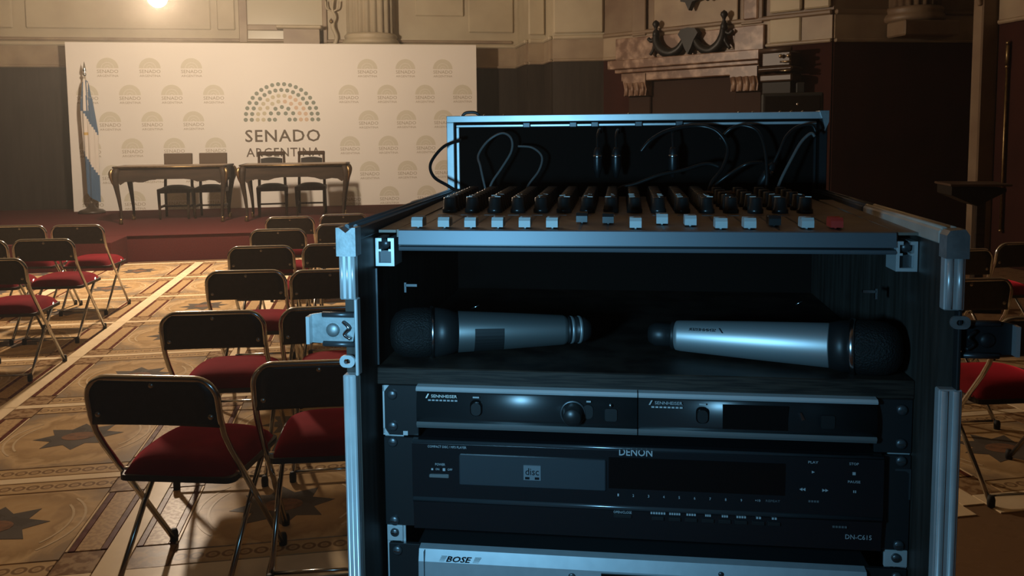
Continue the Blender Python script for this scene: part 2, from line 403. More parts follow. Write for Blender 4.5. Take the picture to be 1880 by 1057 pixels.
# ================================================================== THE ROOM
# ------------------------------------------------------------------ floor
floor = struct(G().box(-9.0, 9.5, -2.5, 16.5, -0.30, -0.004).obj('floor', M_FLOORBASE))
XS = [-0.96 + 1.13 * k for k in range(-5, 6)]
YS = [3.03, 4.04, 5.175, 6.31, 7.445, 8.58, 9.715, 10.85]
def slab(w, h, top, c=0.0015): return G().box(-w / 2, w / 2, -h / 2, h / 2, -0.02, top, c)
_cache = {}
def piece(kind, key, fn, m):
    k = (kind, key)
    if k not in _cache: _cache[k] = fn().mesh(kind, m)
    return _cache[k]
def star_geo():
    pts = []
    for k in range(16):
        r = 0.215 if k % 2 == 0 else 0.135
        a = pi / 8 * k + 0.10
        pts.append((r * cos(a), 0.92 * r * sin(a)))
    return G().prism(pts, -0.02, 0.0012)
def arc_geo(r, a, w=0.010):
    pts = [(r * cos(-a + 2 * a * k / 12), r * sin(-a + 2 * a * k / 12)) for k in range(13)]
    pts += [((r - w) * cos(a - 2 * a * k / 12), (r - w) * sin(a - 2 * a * k / 12)) for k in range(13)]
    return G().prism(pts, -0.02, 0.0011)
CELLX = list(range(len(XS) - 1))
for j in range(len(YS) - 1):
    y0, y1 = YS[j], YS[j + 1]; wy0 = 0.085 if j == 0 else 0.03; hy = y1 - y0 - wy0 - 0.03; cy = (y0 + wy0 + y1 - 0.03) / 2
    for i in CELLX:
        x0, x1 = XS[i], XS[i + 1]; cx = (x0 + x1) / 2; key = round(hy, 3)
        il = hy - 0.36
        place('field_tile', piece('field_tile', key, lambda: slab(0.72, hy - 0.25, 0.0), M_FIELD), (cx, cy, 0), floor)
        place('star_tile', piece('star_tile', 0, star_geo, M_STAR), (cx, cy, 0), floor)
        place('medallion_tile', piece('medallion_tile', 0, lambda: G().lathe([(0.075, -0.02), (0.075, 0.0022), (0.0, 0.0022)], 16, smooth=False), M_MEDAL), (cx, cy, 0), floor, scale=(1.1, 0.8, 1))
        for s in (0, pi):
            for r_, a_ in ((0.30, 0.62), (0.345, 0.75)):
                place('scroll_arc', piece('scroll_arc', r_, lambda: arc_geo(r_, a_), M_ARC), (cx, cy, 0), floor, s)
        for s in (-1, 1):
            bx = cx + s * 0.565
            place('inlay_strip', piece('inlay_strip', key, lambda: slab(0.024, il, 0.0008), M_BROWN), (bx - s * 0.064, cy, 0), floor)
            place('border_tile', piece('border_tile', key, lambda: slab(0.090, il, 0.0004), M_BAND), (bx - s * 0.122, cy, 0), floor)
            place('inlay_strip', piece('inlay_strip', key, lambda: slab(0.024, il, 0.0008), M_BROWN), (bx - s * 0.180, cy, 0), floor)
            place('edge_line', piece('edge_line', key, lambda: slab(0.010, il, 0.0008), M_PALE), (bx - s * 0.198, cy, 0), floor)
            by = cy + s * (hy / 2 - 0.062)
            place('guilloche_tile', piece('guilloche_tile', 0, lambda: slab(0.715, 0.108, 0.0004), M_GUIL), (cx, by, 0), floor)
            for q in (-1, 1):
                place('corner_tile', piece('corner_tile', 0, lambda: slab(0.145, 0.168, 0.0004), M_CORNER), (cx + q * 0.438, cy + s * (hy / 2 - 0.086), 0), floor)
for j in range(len(YS)):
    wy = 0.17 if j == 0 else 0.06
    for i in CELLX:
        if j == 0:
            for q in range(2):
                place('cross_strip', piece('cross_strip', 'wide', lambda: slab(0.509, wy, 0.001), M_STRIP), ((XS[i] + XS[i + 1]) / 2 + (q - 0.5) * 0.513, YS[j], 0), floor)
        else:
            place('cross_strip', piece('cross_strip', 0, lambda: slab(1.026, wy, 0.001), M_STRIP), ((XS[i] + XS[i + 1]) / 2, YS[j], 0), floor)
for i in sorted(set(CELLX) | {k + 1 for k in CELLX}):
    for j in range(len(YS) - 1):
        L_ = YS[j + 1] - YS[j] - 0.003
        place('aisle_strip', piece('aisle_strip', round(L_, 3), lambda: slab(0.100, L_, 0.001), M_STRIP), (XS[i], (YS[j] + YS[j + 1]) / 2, 0), floor)

# ------------------------------------------------------------------ walls
DZ, TOPZ = 2.70, 6.8
def wall(name, a, b, dado=M_DADO, stone=M_STONE, band=M_BANDSTONE, thick=0.35, ext=0.0):
    """a wall from a to b (room on the right-hand side when walking a to b): dado, ledge, band, moulding, upper stone"""
    a = Vector((a[0], a[1], 0)); b = Vector((b[0], b[1], 0)); L_ = (b - a).length; ang = atan2(b.y - a.y, b.x - a.x)
    w = struct(G().box(-ext, L_ + ext, 0.0, thick, 0, TOPZ).obj(name, stone)); w.location = a; w.rotation_euler = (0, 0, ang)
    BASE[w.name] = None
    G().box(0, L_, -0.03, 0.0, 0, DZ).obj('dado_panel', dado, w)
    G().box(-ext * .2, L_, -0.07, 0.0, DZ, DZ + 0.05, 0.015).obj('dado_ledge', band, w)
    G().box(0, L_, -0.04, 0.0, DZ + 0.05, DZ + 0.36).obj('stone_band', band, w)
    G().box(0, L_, -0.075, 0.0, DZ + 0.36, DZ + 0.43, 0.02).obj('band_moulding', stone, w)
    return w
wb = wall('wall_back', (-7.6, 15.40), (2.70, 15.40), ext=0.3)
w1 = wall('wall_back_return', (2.70, 15.40), (2.72, 14.46))
w2 = wall('wall_back_pilaster', (2.72, 14.46), (3.02, 14.46))
w3 = wall('wall_side_return', (3.02, 14.46), (3.02, 13.88))
w4 = wall('wall_back_panel', (3.02, 13.88), (3.83, 13.64))
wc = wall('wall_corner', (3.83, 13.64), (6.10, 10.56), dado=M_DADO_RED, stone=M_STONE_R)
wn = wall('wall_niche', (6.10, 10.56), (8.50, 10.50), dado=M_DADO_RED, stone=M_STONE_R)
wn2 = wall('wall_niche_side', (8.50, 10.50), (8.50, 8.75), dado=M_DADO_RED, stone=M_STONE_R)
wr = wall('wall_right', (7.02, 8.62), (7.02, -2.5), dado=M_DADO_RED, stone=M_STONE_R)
wnr = struct(G().box(7.02, 8.85, 8.62, 8.78, 0, TOPZ).obj('wall_niche_return', M_STONE_R))
wl = wall('wall_left', (-7.6, -2.5), (-7.6, 15.4), ext=0.2)
struct(G().box(-8.2, 9.2, -2.8, -2.5, 0, TOPZ).obj('wall_front', M_DADO))
struct(G().box(-8.2, 9.2, -2.8, 16.2, TOPZ, TOPZ + 0.2).obj('ceiling', M_CEIL))

# back wall: tall window, raised panels, doorway cornice (wall coordinates: x from -7.6, room side is -y)
def wx(x): return x + 7.6
win = struct(G().box(wx(-2.02), wx(-0.74), -0.01, 0.0, 3.20, 5.6).obj('window_1', M_GLASS_OLD, None)); win.parent = wb
for nm, x0, x1, z0, z1 in (('window_frame', -2.16, -2.02, 3.13, 5.7), ('window_frame', -0.76, -0.68, 3.13, 5.7), ('window_frame', -2.02, -0.76, 3.34, 3.44), ('window_frame', -2.02, -0.76, 5.6, 5.7)):
    o = G().box(wx(x0), wx(x1), -0.06, 0.0, z0, z1, 0.012).obj(nm, M_BANDSTONE, win)
for x0, x1 in ((-7.0, -5.75), (-5.55, -2.62), (-2.52, -2.22), (0.85, 1.72), (1.80, 2.62)):
    G().box(wx(x0), wx(x1), -0.045, 0.0, 3.34 if x0 != 0.85 else 3.62, 6.4, 0.02).obj('stone_panel', M_STONE, wb)
G().box(wx(-7.0), wx(2.6), -0.05, 0, 3.14, 3.20, 0.02).obj('wall_moulding', M_BANDSTONE, wb)
dc = G().box(wx(-1.40), wx(-0.80), -0.30, 0.0, 2.9, 3.34).obj('doorway_cornice', M_BANDSTONE, wb)
G().box(wx(-1.52), wx(-0.76), -0.40, 0.0, 3.34, 3.40, 0.02).obj('cornice_slab', M_STONE, dc)
# pilaster and panel stones
G().box(0.0, 0.28, -0.05, 0, 3.20, 6.4, 0.02).obj('stone_panel', M_STONE, w2)
G().box(0.02, 0.83, -0.05, 0, 3.16, 6.4, 0.02).obj('stone_panel', M_STONE, w4)

# fluted half columns
def column(x, y, r, z0, label, rot=0.0, stone=M_STONE, pl=1.2):
    t = thing('fluted_column', label, 'column', (x, y, 0))
    G().box(-r * pl, r * pl, -r * pl, 0.0, z0 - 0.32, z0 - 0.12, 0.02).obj('plinth', stone, t)
    G().lathe([(r * 1.02, z0 - 0.12), (r * 1.15, z0 - 0.10), (r * 1.18, z0 - 0.06), (r * 1.12, z0 - 0.02), (r * 1.05, z0), (r * 1.10, z0 + 0.03), (r * 1.10, z0 + 0.05), (r * 1.03, z0 + 0.08)], 40).obj('base_ring', stone, t)
    G().lathe([(r, z0 + 0.08), (r, 6.6)], 160, flute=(20, 0.10)).obj('shaft', stone, t)
    return t
column(0.07, 15.34, 0.42, 3.20, 'pale fluted stone column rising behind the press backdrop')
column(7.17, 10.42, 0.33, 3.06, 'dim fluted stone column above the dark red wall in the niche', stone=M_STONE_R)

# gilded bracket figure beside the window
t = thing('gilt_wall_sconce', 'thin gilded wall ornament between the window and the fluted column', 'ornament', (-0.58, 15.32, 3.05))
G().tube(spline([(0, 0, 0.0), (0.06, -0.02, 0.18), (0.0, -0.06, 0.36), (0.05, -0.03, 0.52), (0.0, -0.06, 0.66), (0.03, -0.03, 0.86)], 5), [0.035] * 12 + [0.022] * 14, 8).obj('stem', M_STONE, t)
for q in (-1, 1):
    G().tube(spline([(0.01, -0.05, 0.62), (q * 0.09, -0.08, 0.66), (q * 0.11, -0.08, 0.78)], 5), 0.014, 6).obj('arm', M_STONE, t)
G().lathe([(0.0, 0.40), (0.03, 0.42), (0.034, 0.45), (0.0, 0.50)], 10, Matrix.Translation((-0.02, -0.09, 0))).obj('boss', M_GILT, t)

# ------------------------------------------------------------------ corner wall: mantel with bronze garland (wall coordinates, room side is -y)
t = thing('stone_mantel', 'veined brown marble mantel on two corbels set on the corner wall', 'mantel', wc.location, wc.rotation_euler.z)
def mb(x0, x1, d, z0, z1, c=0.012): return G().box(x0, x1, -d, -0.03, z0, z1, c)
mb(0.32, 2.94, 0.34, 2.52, 2.66).obj('shelf', M_MARBLE_RED, t)
mb(0.42, 2.90, 0.28, 2.46, 2.52).obj('shelf_moulding', M_MARBLE_RED, t)
mb(0.50, 2.88, 0.22, 2.33, 2.46).obj('frieze', M_MARBLE_RED, t)
for x0, x1 in ((0.56, 0.98), (2.44, 2.86)):
    c_ = G().prism([(-0.24, 2.44), (-0.24, 2.30), (-0.20, 2.20), (-0.22, 2.10), (-0.03, 2.10), (-0.03, 2.44)], x0, x1, 'x').obj('corbel', M_MARBLE_RED, t)
    for k in range(4):
        G().tube([(x0 + 0.055 + k * 0.103, -0.225, 2.31), (x0 + 0.055 + k * 0.103, -0.205, 2.20), (x0 + 0.055 + k * 0.103, -0.225, 2.10)], 0.032, 8).obj('corbel_reed', M_MARBLE_RED, c_)
G().box(0.98, 2.44, -0.05, -0.031, 0.0, 2.34).obj('dark_opening', M_DARKFIRE, t)
for x0, x1 in ((0.56, 0.98), (2.44, 2.86)): G().box(x0, x1, -0.10, -0.03, 0, 2.10, 0.015).obj('jamb', M_DARKFIRE, t)
mb(0.30, 1.06, 0.10, 2.66, 3.02).obj('overmantel_block', M_MARBLE_RED, t)
mb(2.42, 2.88, 0.10, 2.66, 3.02).obj('overmantel_block', M_MARBLE_RED, t)
mb(1.06, 2.42, 0.06, 2.66, 3.02).obj('overmantel_field', M_MARBLE_RED, t)
mb(0.60, 0.86, 0.07, 3.04, 6.2).obj('overmantel_pilaster', M_STONE_R, t)
mb(2.50, 2.84, 0.07, 3.04, 6.2).obj('overmantel_pilaster', M_STONE_R, t)
mb(2.55, 2.78, 0.10, 3.10, 3.45, 0.02).obj('pilaster_panel', M_MARBLE_RED, t)
mb(1.00, 2.44, 0.045, 3.06, 6.2).obj('overmantel_panel', M_BANDSTONE, t)
# garland
t = thing('bronze_garland', 'black bronze double swag with tassel ends mounted above the mantel', 'ornament', wc.location, wc.rotation_euler.z)
yb = -0.16
G().tube(spline([(1.12, yb, 3.02), (1.13, yb, 2.90), (1.22, yb, 2.78), (1.38, yb, 2.72), (1.54, yb, 2.78), (1.66, yb, 2.94)], 6), [0.045 + 0.03 * sin(pi * k / 30) for k in range(31)], 8).obj('swag', M_BRONZE, t)
G().tube(spline([(2.28, yb, 3.02), (2.27, yb, 2.90), (2.20, yb, 2.78), (2.06, yb, 2.71), (1.90, yb, 2.77), (1.78, yb, 2.93)], 6), [0.045 + 0.03 * sin(pi * k / 30) for k in range(31)], 8).obj('swag', M_BRONZE, t)
G().prism([(1.55, 2.98), (1.60, 3.05), (1.72, 3.07), (1.84, 3.05), (1.89, 2.98), (1.82, 2.88), (1.78, 2.78), (1.72, 2.68), (1.66, 2.78), (1.62, 2.88)], yb - 0.06, yb + 0.06, 'y').obj('centre_shell', M_BRONZE, t)
for x, q, dz in ((1.12, -1, 0.0), (2.29, 1, 0.03)):
    G().lathe([(0.0, 3.20 + dz), (0.045, 3.17 + dz), (0.055, 3.13 + dz), (0.03, 3.09 + dz), (0.02, 3.06 + dz), (0.05, 3.02), (0.055, 2.96), (0.0, 2.92)], 10, Matrix.Translation((x, yb, 0.04))).obj('finial', M_BRONZE, t)
    G().tube(spline([(x, yb, 2.98), (x + q * 0.08, yb, 2.93), (x + q * 0.14, yb, 2.97)], 5), 0.03, 6).obj('leaf', M_BRONZE, t)
    G().tube(spline([(x + q * 0.01, yb, 2.92), (x + q * 0.03, yb, 2.82), (x + q * 0.10, yb, 2.72)], 5), [0.035] * 6 + [0.025] * 5, 6).obj('tail', M_BRONZE, t)
t = thing('bronze_pendant', 'small dark bronze pendant high above the garland on the corner wall', 'ornament', wc.location, wc.rotation_euler.z)
G().prism([(1.55, 3.62), (1.58, 3.46), (1.66, 3.44), (1.72, 3.32), (1.78, 3.44), (1.88, 3.46), (1.92, 3.62)], yb - 0.04, yb + 0.06, 'y').obj('leaf_cluster', M_BRONZE, t)
G().lathe([(0.0, 3.42), (0.05, 3.45), (0.05, 3.52), (0.0, 3.56)], 10, Matrix.Translation((2.02, yb, 0))).obj('bud', M_BRONZE, t)
# stones to the right of the mantel
for x0, x1, z0, z1 in ((2.94, 3.40, 3.16, 6.2), (2.94, 3.40, 2.74, 3.08), (3.44, 3.80, 3.16, 6.2)):
    G().box(x0, x1, -0.07, 0, z0, z1, 0.02).obj('stone_panel', M_STONE, wc)
# cabinet crown with polished mouldings, standing beside the mantel
t = thing('tall_dark_cabinet', 'tall dark cabinet with a polished stepped crown beside the mantel', 'cabinet', wc.location, wc.rotation_euler.z)
M_POLISH = mat('polished_brown_wood', (0.055, 0.030, 0.018), rough=0.42)
M_SHINE = mat('glint_metal', (0.6, 0.5, 0.36), rough=0.2, metal=1.0)
G().box(3.00, 3.42, -0.36, -0.08, 0, 2.20, 0.01).obj('body', M_LECTERN, t)
cr_ = G().box(2.98, 3.45, -0.40, -0.08, 2.20, 2.30, 0.02).obj('crown', M_POLISH, t)
G().box(2.96, 3.47, -0.43, -0.08, 2.34, 2.40, 0.025).obj('crown_moulding', M_POLISH, cr_)
G().box(3.00, 3.42, -0.38, -0.08, 2.40, 2.60, 0.02).obj('crown_block', M_POLISH, cr_)
G().tube([(2.98, -0.40, 2.62), (3.44, -0.40, 2.62)], 0.03, 10).obj('crown_roll', M_POLISH, cr_)
for x in (3.30, 3.41): G().lathe([(0.0, -0.03), (0.026, -0.014), (0.03, 0.0), (0.026, 0.014), (0.0, 0.03)], 12, Matrix.Translation((x, -0.42, 2.53))).obj('glint_boss', M_SHINE, cr_)  # polished beads added to make the glints at the crown end
for z in (2.455, 2.335): G().tube([(3.30, -0.435, z), (3.45, -0.435, z)], 0.012, 8).obj('glint_rod', M_SHINE, cr_)  # thin shiny rods added for glints along the mouldings

# pilaster and gilded moulding on the right wall
t = thing('stone_pilaster', 'narrow stone pilaster at the corner of the niche and the red wall', 'pilaster', (6.925, 8.735, 0))
G().box(-0.13, 0.085, -0.09, 0.07, 0.15, 6.6, 0.015).obj('shaft', M_STONE_R, t)
G().box(-0.16, 0.085, -0.12, 0.07, 0.0, 0.15, 0.015).obj('foot', M_STONE_R, t)
G().tube(spline([(-0.14, -0.05, 3.35), (-0.17, -0.05, 3.22), (-0.13, -0.05, 3.15), (-0.17, -0.05, 3.05), (-0.13, -0.05, 2.92)], 5), 0.03, 8).obj('scroll', M_STONE_R, t)
t = thing('gilt_moulding', 'slim gilded rod moulding running down the edge of the red wall', 'moulding', (6.96, 8.44, 0))
G().tube([(0, 0, 0.4), (0, 0, 2.20)], 0.016, 8).obj('lower_rod', M_GILT, t)
G().tube([(0, 0, 2.24), (0, 0, 2.46)], 0.022, 8).obj('upper_rod', M_GILT, t)
for z in (0.4, 2.22, 2.48): G().lathe([(0.0, z - 0.025), (0.024, z - 0.01), (0.024, z + 0.01), (0.0, z + 0.025)], 10).obj('knop', M_GILT, t)

# ------------------------------------------------------------------ stage
SZ = 0.33
st = thing('stage_platform', 'low stage platform covered in dark red carpet across the hall end', 'stage', (0, 0, 0))
G().box(-7.55, 2.6, 11.05, 15.36, 0.0, SZ - 0.012).obj('riser', M_CARPET, st)
G().box(-7.56, 2.61, 11.03, 15.36, SZ - 0.012, SZ, 0.005).obj('carpet_top', M_CARPET, st)
tag(G().box(-7.2, -2.97, 10.38, 11.028, 0.0, SZ - 0.002, 0.005).obj('stage_step', M_CARPET), 'red carpeted block projecting in front of the stage edge', 'step')

# ------------------------------------------------------------------ press backdrop
BY = 14.76
bd = thing('press_backdrop', 'wide white press backdrop printed with a repeated arch of dots logo', 'backdrop', (0, BY, SZ))
G().box(-4.77, 1.86, 0.0, 0.05, 0.0, 3.06 - SZ, 0.004).obj('panel', M_BANNER, bd)
for x0, x1, z0, z1 in ((-4.775, -4.74, 0, 3.06 - SZ), (1.83, 1.865, 0, 3.06 - SZ)):
    G().box(x0, x1, 0.05, 0.09, z0, z1).obj('frame_post', M_ALUFRAME, bd)
for x in (-3.5, 0.5): G().tube([(x, 0.05, 1.9), (x, 0.55, 0.02)], 0.018, 6).obj('rear_brace', M_ALUFRAME, bd)
cxL, czL = -1.431, 1.80 - SZ
groups = {'a': G(), 'b': G(), 'c': G()}
for r, n, k in ((0.590, 20, 'a'), (0.493, 17, 'a'), (0.398, 14, 'b'), (0.304, 10, 'c'), (0.209, 7, 'a'), (0.119, 4, 'a')):
    for i in range(n):
        a = pi * i / (n - 1)
        kk = k if k == 'a' else ('b' if a > pi * 0.45 else 'c')
        groups[kk].lathe([(0.034, 0.0), (0.034, 0.003), (0.0, 0.003)], 14, Matrix.Translation((cxL + r * cos(a), 0.0, czL + r * sin(a))) @ Matrix.Rotation(pi / 2, 4, 'X'), smooth=False)
groups['a'].obj('printed_dark_dots', M_PRINT_TEAL, bd); groups['b'].obj('printed_pale_dots', M_PRINT_PALE, bd); groups['c'].obj('printed_rose_dots', M_PRINT_ROSE, bd)
gtext(G(), 'SENADO', -1.429, -0.001, 1.531 - SZ, 1.223, 0.206, spacing=1.1, bold=0.012).obj('printed_title', M_PRINT_DK, bd)
gtext(G(), 'ARGENTINA', -1.428, -0.001, 1.255 - SZ, 1.207, 0.150, spacing=1.1, bold=0.008).obj('printed_subtitle', M_PRINT_DK, bd)
ga = G()
def half_ring(g, r0, r1, n=16, y=-0.0015):
    pts = [(r1 * cos(pi * k / n), r1 * sin(pi * k / n)) for k in range(n + 1)] + [(r0 * cos(pi - pi * k / n), r0 * sin(pi - pi * k / n)) for k in range(n + 1)]
    g.prism(pts, y - 0.0008, y + 0.0012, 'y')
half_ring(ga, 0.098, 0.168); half_ring(ga, 0.050, 0.092); half_ring(ga, 0.012, 0.045)
me_arch = ga.mesh('printed_arch', M_LOGO_A)
gb = G(); gtext(gb, 'SENADO', 0, -0.001, -0.050, 0.325, 0.055); gtext(gb, 'ARGENTINA', 0, -0.001, -0.122, 0.325, 0.036)
me_words = gb.mesh('printed_words', M_LOGO_B)
for ri, z in enumerate((2.645, 2.212, 1.78, 1.346, 0.915, 0.482)):
    xs = [-4.145, -3.497, -2.85, -0.004, 0.637, 1.275] if ri % 2 == 0 else [-4.47, -3.822, -3.172, -2.517, -0.326, 0.32, 0.963, 1.61]
    for x in xs:
        a = place('printed_arch', me_arch, (x, 0, z + 0.0 - SZ), bd)
        place('printed_words', me_words, (0, 0, 0), a)

# ------------------------------------------------------------------ flag
fl = thing('flag_on_pole', 'draped sky blue and white flag on a pole at the end of the press backdrop', 'flag', (-4.40, 14.45, SZ))
G().lathe([(0.20, 0.0), (0.20, 0.03), (0.17, 0.05), (0.10, 0.07), (0.05, 0.11), (0.03, 0.16), (0.0, 0.16)], 20).obj('base', M_FLAGBASE, fl)
G().tube([(0, 0, 0.1), (0, 0, 2.18)], 0.014, 8).obj('pole', M_POLE, fl)
G().lathe([(0.0, 2.16), (0.02, 2.17), (0.028, 2.20), (0.012, 2.225), (0.030, 2.26), (0.018, 2.31), (0.0, 2.40)], 10).obj('finial', M_RING, fl)
def flag_mesh():
    nu, nv = 64, 44; vs = []; fs = []; cols = []
    blue = (0.060, 0.125, 0.215); white = (0.66, 0.60, 0.53); gold = (0.55, 0.36, 0.10)
    for j in range(nv + 1):
        v = j / nv; z = 2.13 - 1.86 * v
        wr = 0.05 + 0.115 * min(1, v * 2.2) - 0.02 * v
        wl = 0.045 + 0.05 * min(1, v * 4) - 0.065 * max(0, v - 0.12)
        wl = max(wl, 0.02)
        dp = 0.035 + 0.05 * min(1, v * 2)
        for i in range(nu):
            a = 2 * pi * i / nu
            fold = 1 + 0.22 * cos(7 * a + 2.2 * v) + 0.10 * cos(13 * a - 3 * v)
            x = (wr if cos(a) > 0 else wl) * cos(a) * (0.85 + 0.15 * fold)
            y = dp * sin(a) * fold
            zz = z - (0.08 * (1 - v) * abs(cos(a)) if v < 0.15 else 0) - (0.10 * cos(a) * v if v > 0.85 else 0.0)
            vs.append((x, y, zz))
    for j in range(nv):
        for i in range(nu): fs.append((j * nu + i, j * nu + (i + 1) % nu, (j + 1) * nu + (i + 1) % nu, (j + 1) * nu + i))
    me = bpy.data.meshes.new('cloth'); me.from_pydata(vs, [], fs); me.polygons.foreach_set('use_smooth', [True] * len(fs))
    for nm, c in (('flag_blue_cloth', blue), ('flag_white_cloth', white), ('flag_gold_cloth', gold)): me.materials.append(mat(nm, c, rough=0.75, sheen=0.3))
    for p in me.polygons:
        c = p.center; h = 2.13 - c.z; d = h - 1.9 * (c.x + 0.02)      # bands hang diagonally
        if h < 0.52: k = 1 if -0.022 < c.x < 0.012 or 0.03 < c.x < 0.045 else 0
        elif d < 0.55: k = 0
        elif d < 1.22: k = 1
        else: k = 0
        if k == 1 and h > 0.6 and (c.x + 0.01) ** 2 + ((h - 0.86)) ** 2 < 0.0012: k = 2
        p.material_index = k
    return me
place('cloth', flag_mesh(), (0, 0, 0), fl)

# ------------------------------------------------------------------ tables on the stage
def make_table(label, loc):
    t = thing('writing_table', label, 'table', loc)
    hw, hd = 0.76, 0.38
    top = G().prism(roundrect(-hw, hw, -hd, hd, 0.06, 4), 0.775, 0.80, 'z').obj('table_top', M_TABLEWOOD, t)
    G().prism(roundrect(-hw + 0.05, hw - 0.05, -hd + 0.05, hd - 0.05, 0.03, 3), 0.7995, 0.8015, 'z').obj('leather_inset', M_TABLETOP, top)
    for q in (-1, 1):
        G().tube([(-hw + 0.04, q * (hd + 0.001), 0.788), (hw - 0.04, q * (hd + 0.001), 0.788)], 0.010, 6).obj('brass_edge', M_GILT, top)
    ap = [(-0.70, 0.775), (0.70, 0.775), (0.70, 0.60), (0.66, 0.545), (0.60, 0.585), (0.52, 0.595), (0.42, 0.578), (0.36, 0.578), (0.28, 0.605), (0.18, 0.618), (-0.18, 0.618), (-0.28, 0.605), (-0.36, 0.578), (-0.42, 0.578), (-0.52, 0.595), (-0.60, 0.585), (-0.66, 0.545), (-0.70, 0.60)]
    for y in (-0.345, 0.325): G().prism(ap, y, y + 0.02, 'y').obj('apron', M_TABLEWOOD, t)
    ap2 = [(-0.33, 0.775), (0.33, 0.775), (0.33, 0.60), (0.30, 0.57), (0.2, 0.61), (-0.2, 0.61), (-0.30, 0.57), (-0.33, 0.60)]
    for x in (-0.715, 0.695): G().prism(ap2, x, x + 0.02, 'x').obj('apron', M_TABLEWOOD, t)
    for sx in (-1, 1):
        for sy in (-1, 1):
            prof = [(0.700, 0.34, 0.775, 0.042), (0.715, 0.352, 0.70, 0.048), (0.722, 0.356, 0.62, 0.046), (0.708, 0.345, 0.50, 0.036), (0.688, 0.33, 0.35, 0.027), (0.672, 0.318, 0.18, 0.020), (0.668, 0.315, 0.08, 0.018), (0.680, 0.325, 0.014, 0.020)]
            pts = [(sx * p[0], sy * p[1], p[2]) for p in prof]
            lg = G().tube(pts, [p[3] for p in prof], 8).obj('leg', M_TABLEWOOD, t)
            G().tube(spline([(sx * 0.745, sy * 0.385, 0.765), (sx * 0.765, sy * 0.40, 0.70), (sx * 0.757, sy * 0.392, 0.62), (sx * 0.738, sy * 0.37, 0.53)], 4), [0.016, 0.022, 0.026, 0.028, 0.028, 0.026, 0.024, 0.022, 0.02, 0.016, 0.012, 0.008, 0.004], 6).obj('corner_mount', M_GILT, lg)
            G().lathe([(0.026, 0.0), (0.028, 0.02), (0.022, 0.06), (0.024, 0.075), (0.0, 0.075)], 10, Matrix.Translation((sx * 0.678, sy * 0.323, 0))).obj('sabot', M_GILT, lg)
    return t
make_table('dark carved writing table with gilt mounts on stage, the one next to the flag', (-2.75, 12.80, SZ))
make_table('dark carved writing table with gilt mounts on stage, the one farther from the flag', (-1.06, 12.75, SZ))

def make_stage_chair(label, loc, rot, solid, group):
    """faces -y; wooden frame, padded seat, low back"""
    t = thing('wooden_armless_chair', label, 'chair', loc, rot, group)
    for sx in (-1, 1):
        G().tube([(sx * 0.205, -0.21, 0.44), (sx * 0.20, -0.21, 0.20), (sx * 0.195, -0.205, 0.004)], [0.024, 0.020, 0.015], 8).obj('leg', M_CHAIRWOOD, t)
        G().tube([(sx * 0.20, 0.26, 0.006), (sx * 0.195, 0.215, 0.30), (sx * 0.19, 0.205, 0.48), (sx * 0.185, 0.235, 0.74), (sx * 0.185, 0.275, 0.95)], [0.018, 0.020, 0.022, 0.02, 0.018], 8).obj('back_post', M_CHAIRWOOD, t)
        G().box(sx * 0.198 - 0.012, sx * 0.198 + 0.012, -0.20, 0.22, 0.165, 0.195).obj('stretcher', M_CHAIRWOOD, t)
    G().box(-0.20, 0.20, -0.012, 0.012, 0.168, 0.192).obj('stretcher', M_CHAIRWOOD, t)
    G().prism(roundrect(-0.225, 0.225, -0.235, 0.215, 0.03, 3), 0.385, 0.445, 'z').obj('seat_frame', M_CHAIRWOOD, t)
    def pad(u, v):
        x = -0.205 + 0.41 * u; y = -0.215 + 0.41 * v
        return (x, y, 0.445 + 0.05 * (1 - abs(2 * u - 1) ** 3) * (1 - abs(2 * v - 1) ** 3))
    G().grid(pad, 10, 10).obj('seat_pad', M_CHAIRPAD, t)
    if solid:
        G().box(-0.20, 0.20, 0.225, 0.262, 0.66, 0.955, 0.008).obj('back_panel', M_CHAIRBACK, t)
    else:
        G().box(-0.205, 0.205, 0.24, 0.29, 0.905, 0.965, 0.012).obj('top_rail', M_CHAIRWOOD, t)
        def bp(u, v):
            x = -0.16 + 0.32 * u; z = 0.63 + 0.225 * v
            return (x, 0.235 - 0.025 * (1 - abs(2 * u - 1) ** 3) * (1 - abs(2 * v - 1) ** 3) + 0.05 * v, z + 0.02 * sin(pi * u) * (v > 0.5))
        G().grid(bp, 8, 8).obj('back_pad', M_CHAIRPAD, t)
        G().box(-0.19, 0.19, 0.215, 0.24, 0.60, 0.635, 0.006).obj('lower_rail', M_CHAIRWOOD, t)
    return t
G1 = 'chairs with solid backs behind the table next to the flag'; G2 = 'chairs with open backs behind the table farther from the flag'
make_stage_chair('solid-backed wooden chair nearest the flag behind the first table', (-2.84, 13.22, SZ), 0.02, True, G1)
make_stage_chair('solid-backed wooden chair nearest the gap between the two tables', (-2.35, 13.24, SZ), -0.02, True, G1)
make_stage_chair('open-backed wooden chair nearest the gap between the two tables', (-1.46, 13.22, SZ), 0.10, False, G2)
make_stage_chair('open-backed wooden chair farthest from the flag at the table end', (-0.89, 13.24, SZ), 0.0, False, G2)

# ------------------------------------------------------------------ hanging lamp
lp = thing('pendant_lamp', 'glowing warm bulb hanging high in front of the press backdrop', 'lamp', LAMP_POS)
G().lathe([(0.0, -0.11), (0.04, -0.10), (0.085, -0.06), (0.105, 0.0), (0.10, 0.05), (0.06, 0.11), (0.045, 0.14), (0.0, 0.14)], 20).obj('bulb', M_BULB, lp)
G().lathe([(0.05, 0.142), (0.055, 0.17), (0.05, 0.24), (0.02, 0.27), (0.0, 0.27)], 14).obj('socket', M_GILT, lp)
G().tube([(0, 0, 0.26), (0, 0, TOPZ - LAMP_POS.z)], 0.008, 6).obj('cable', M_CABLE, lp)

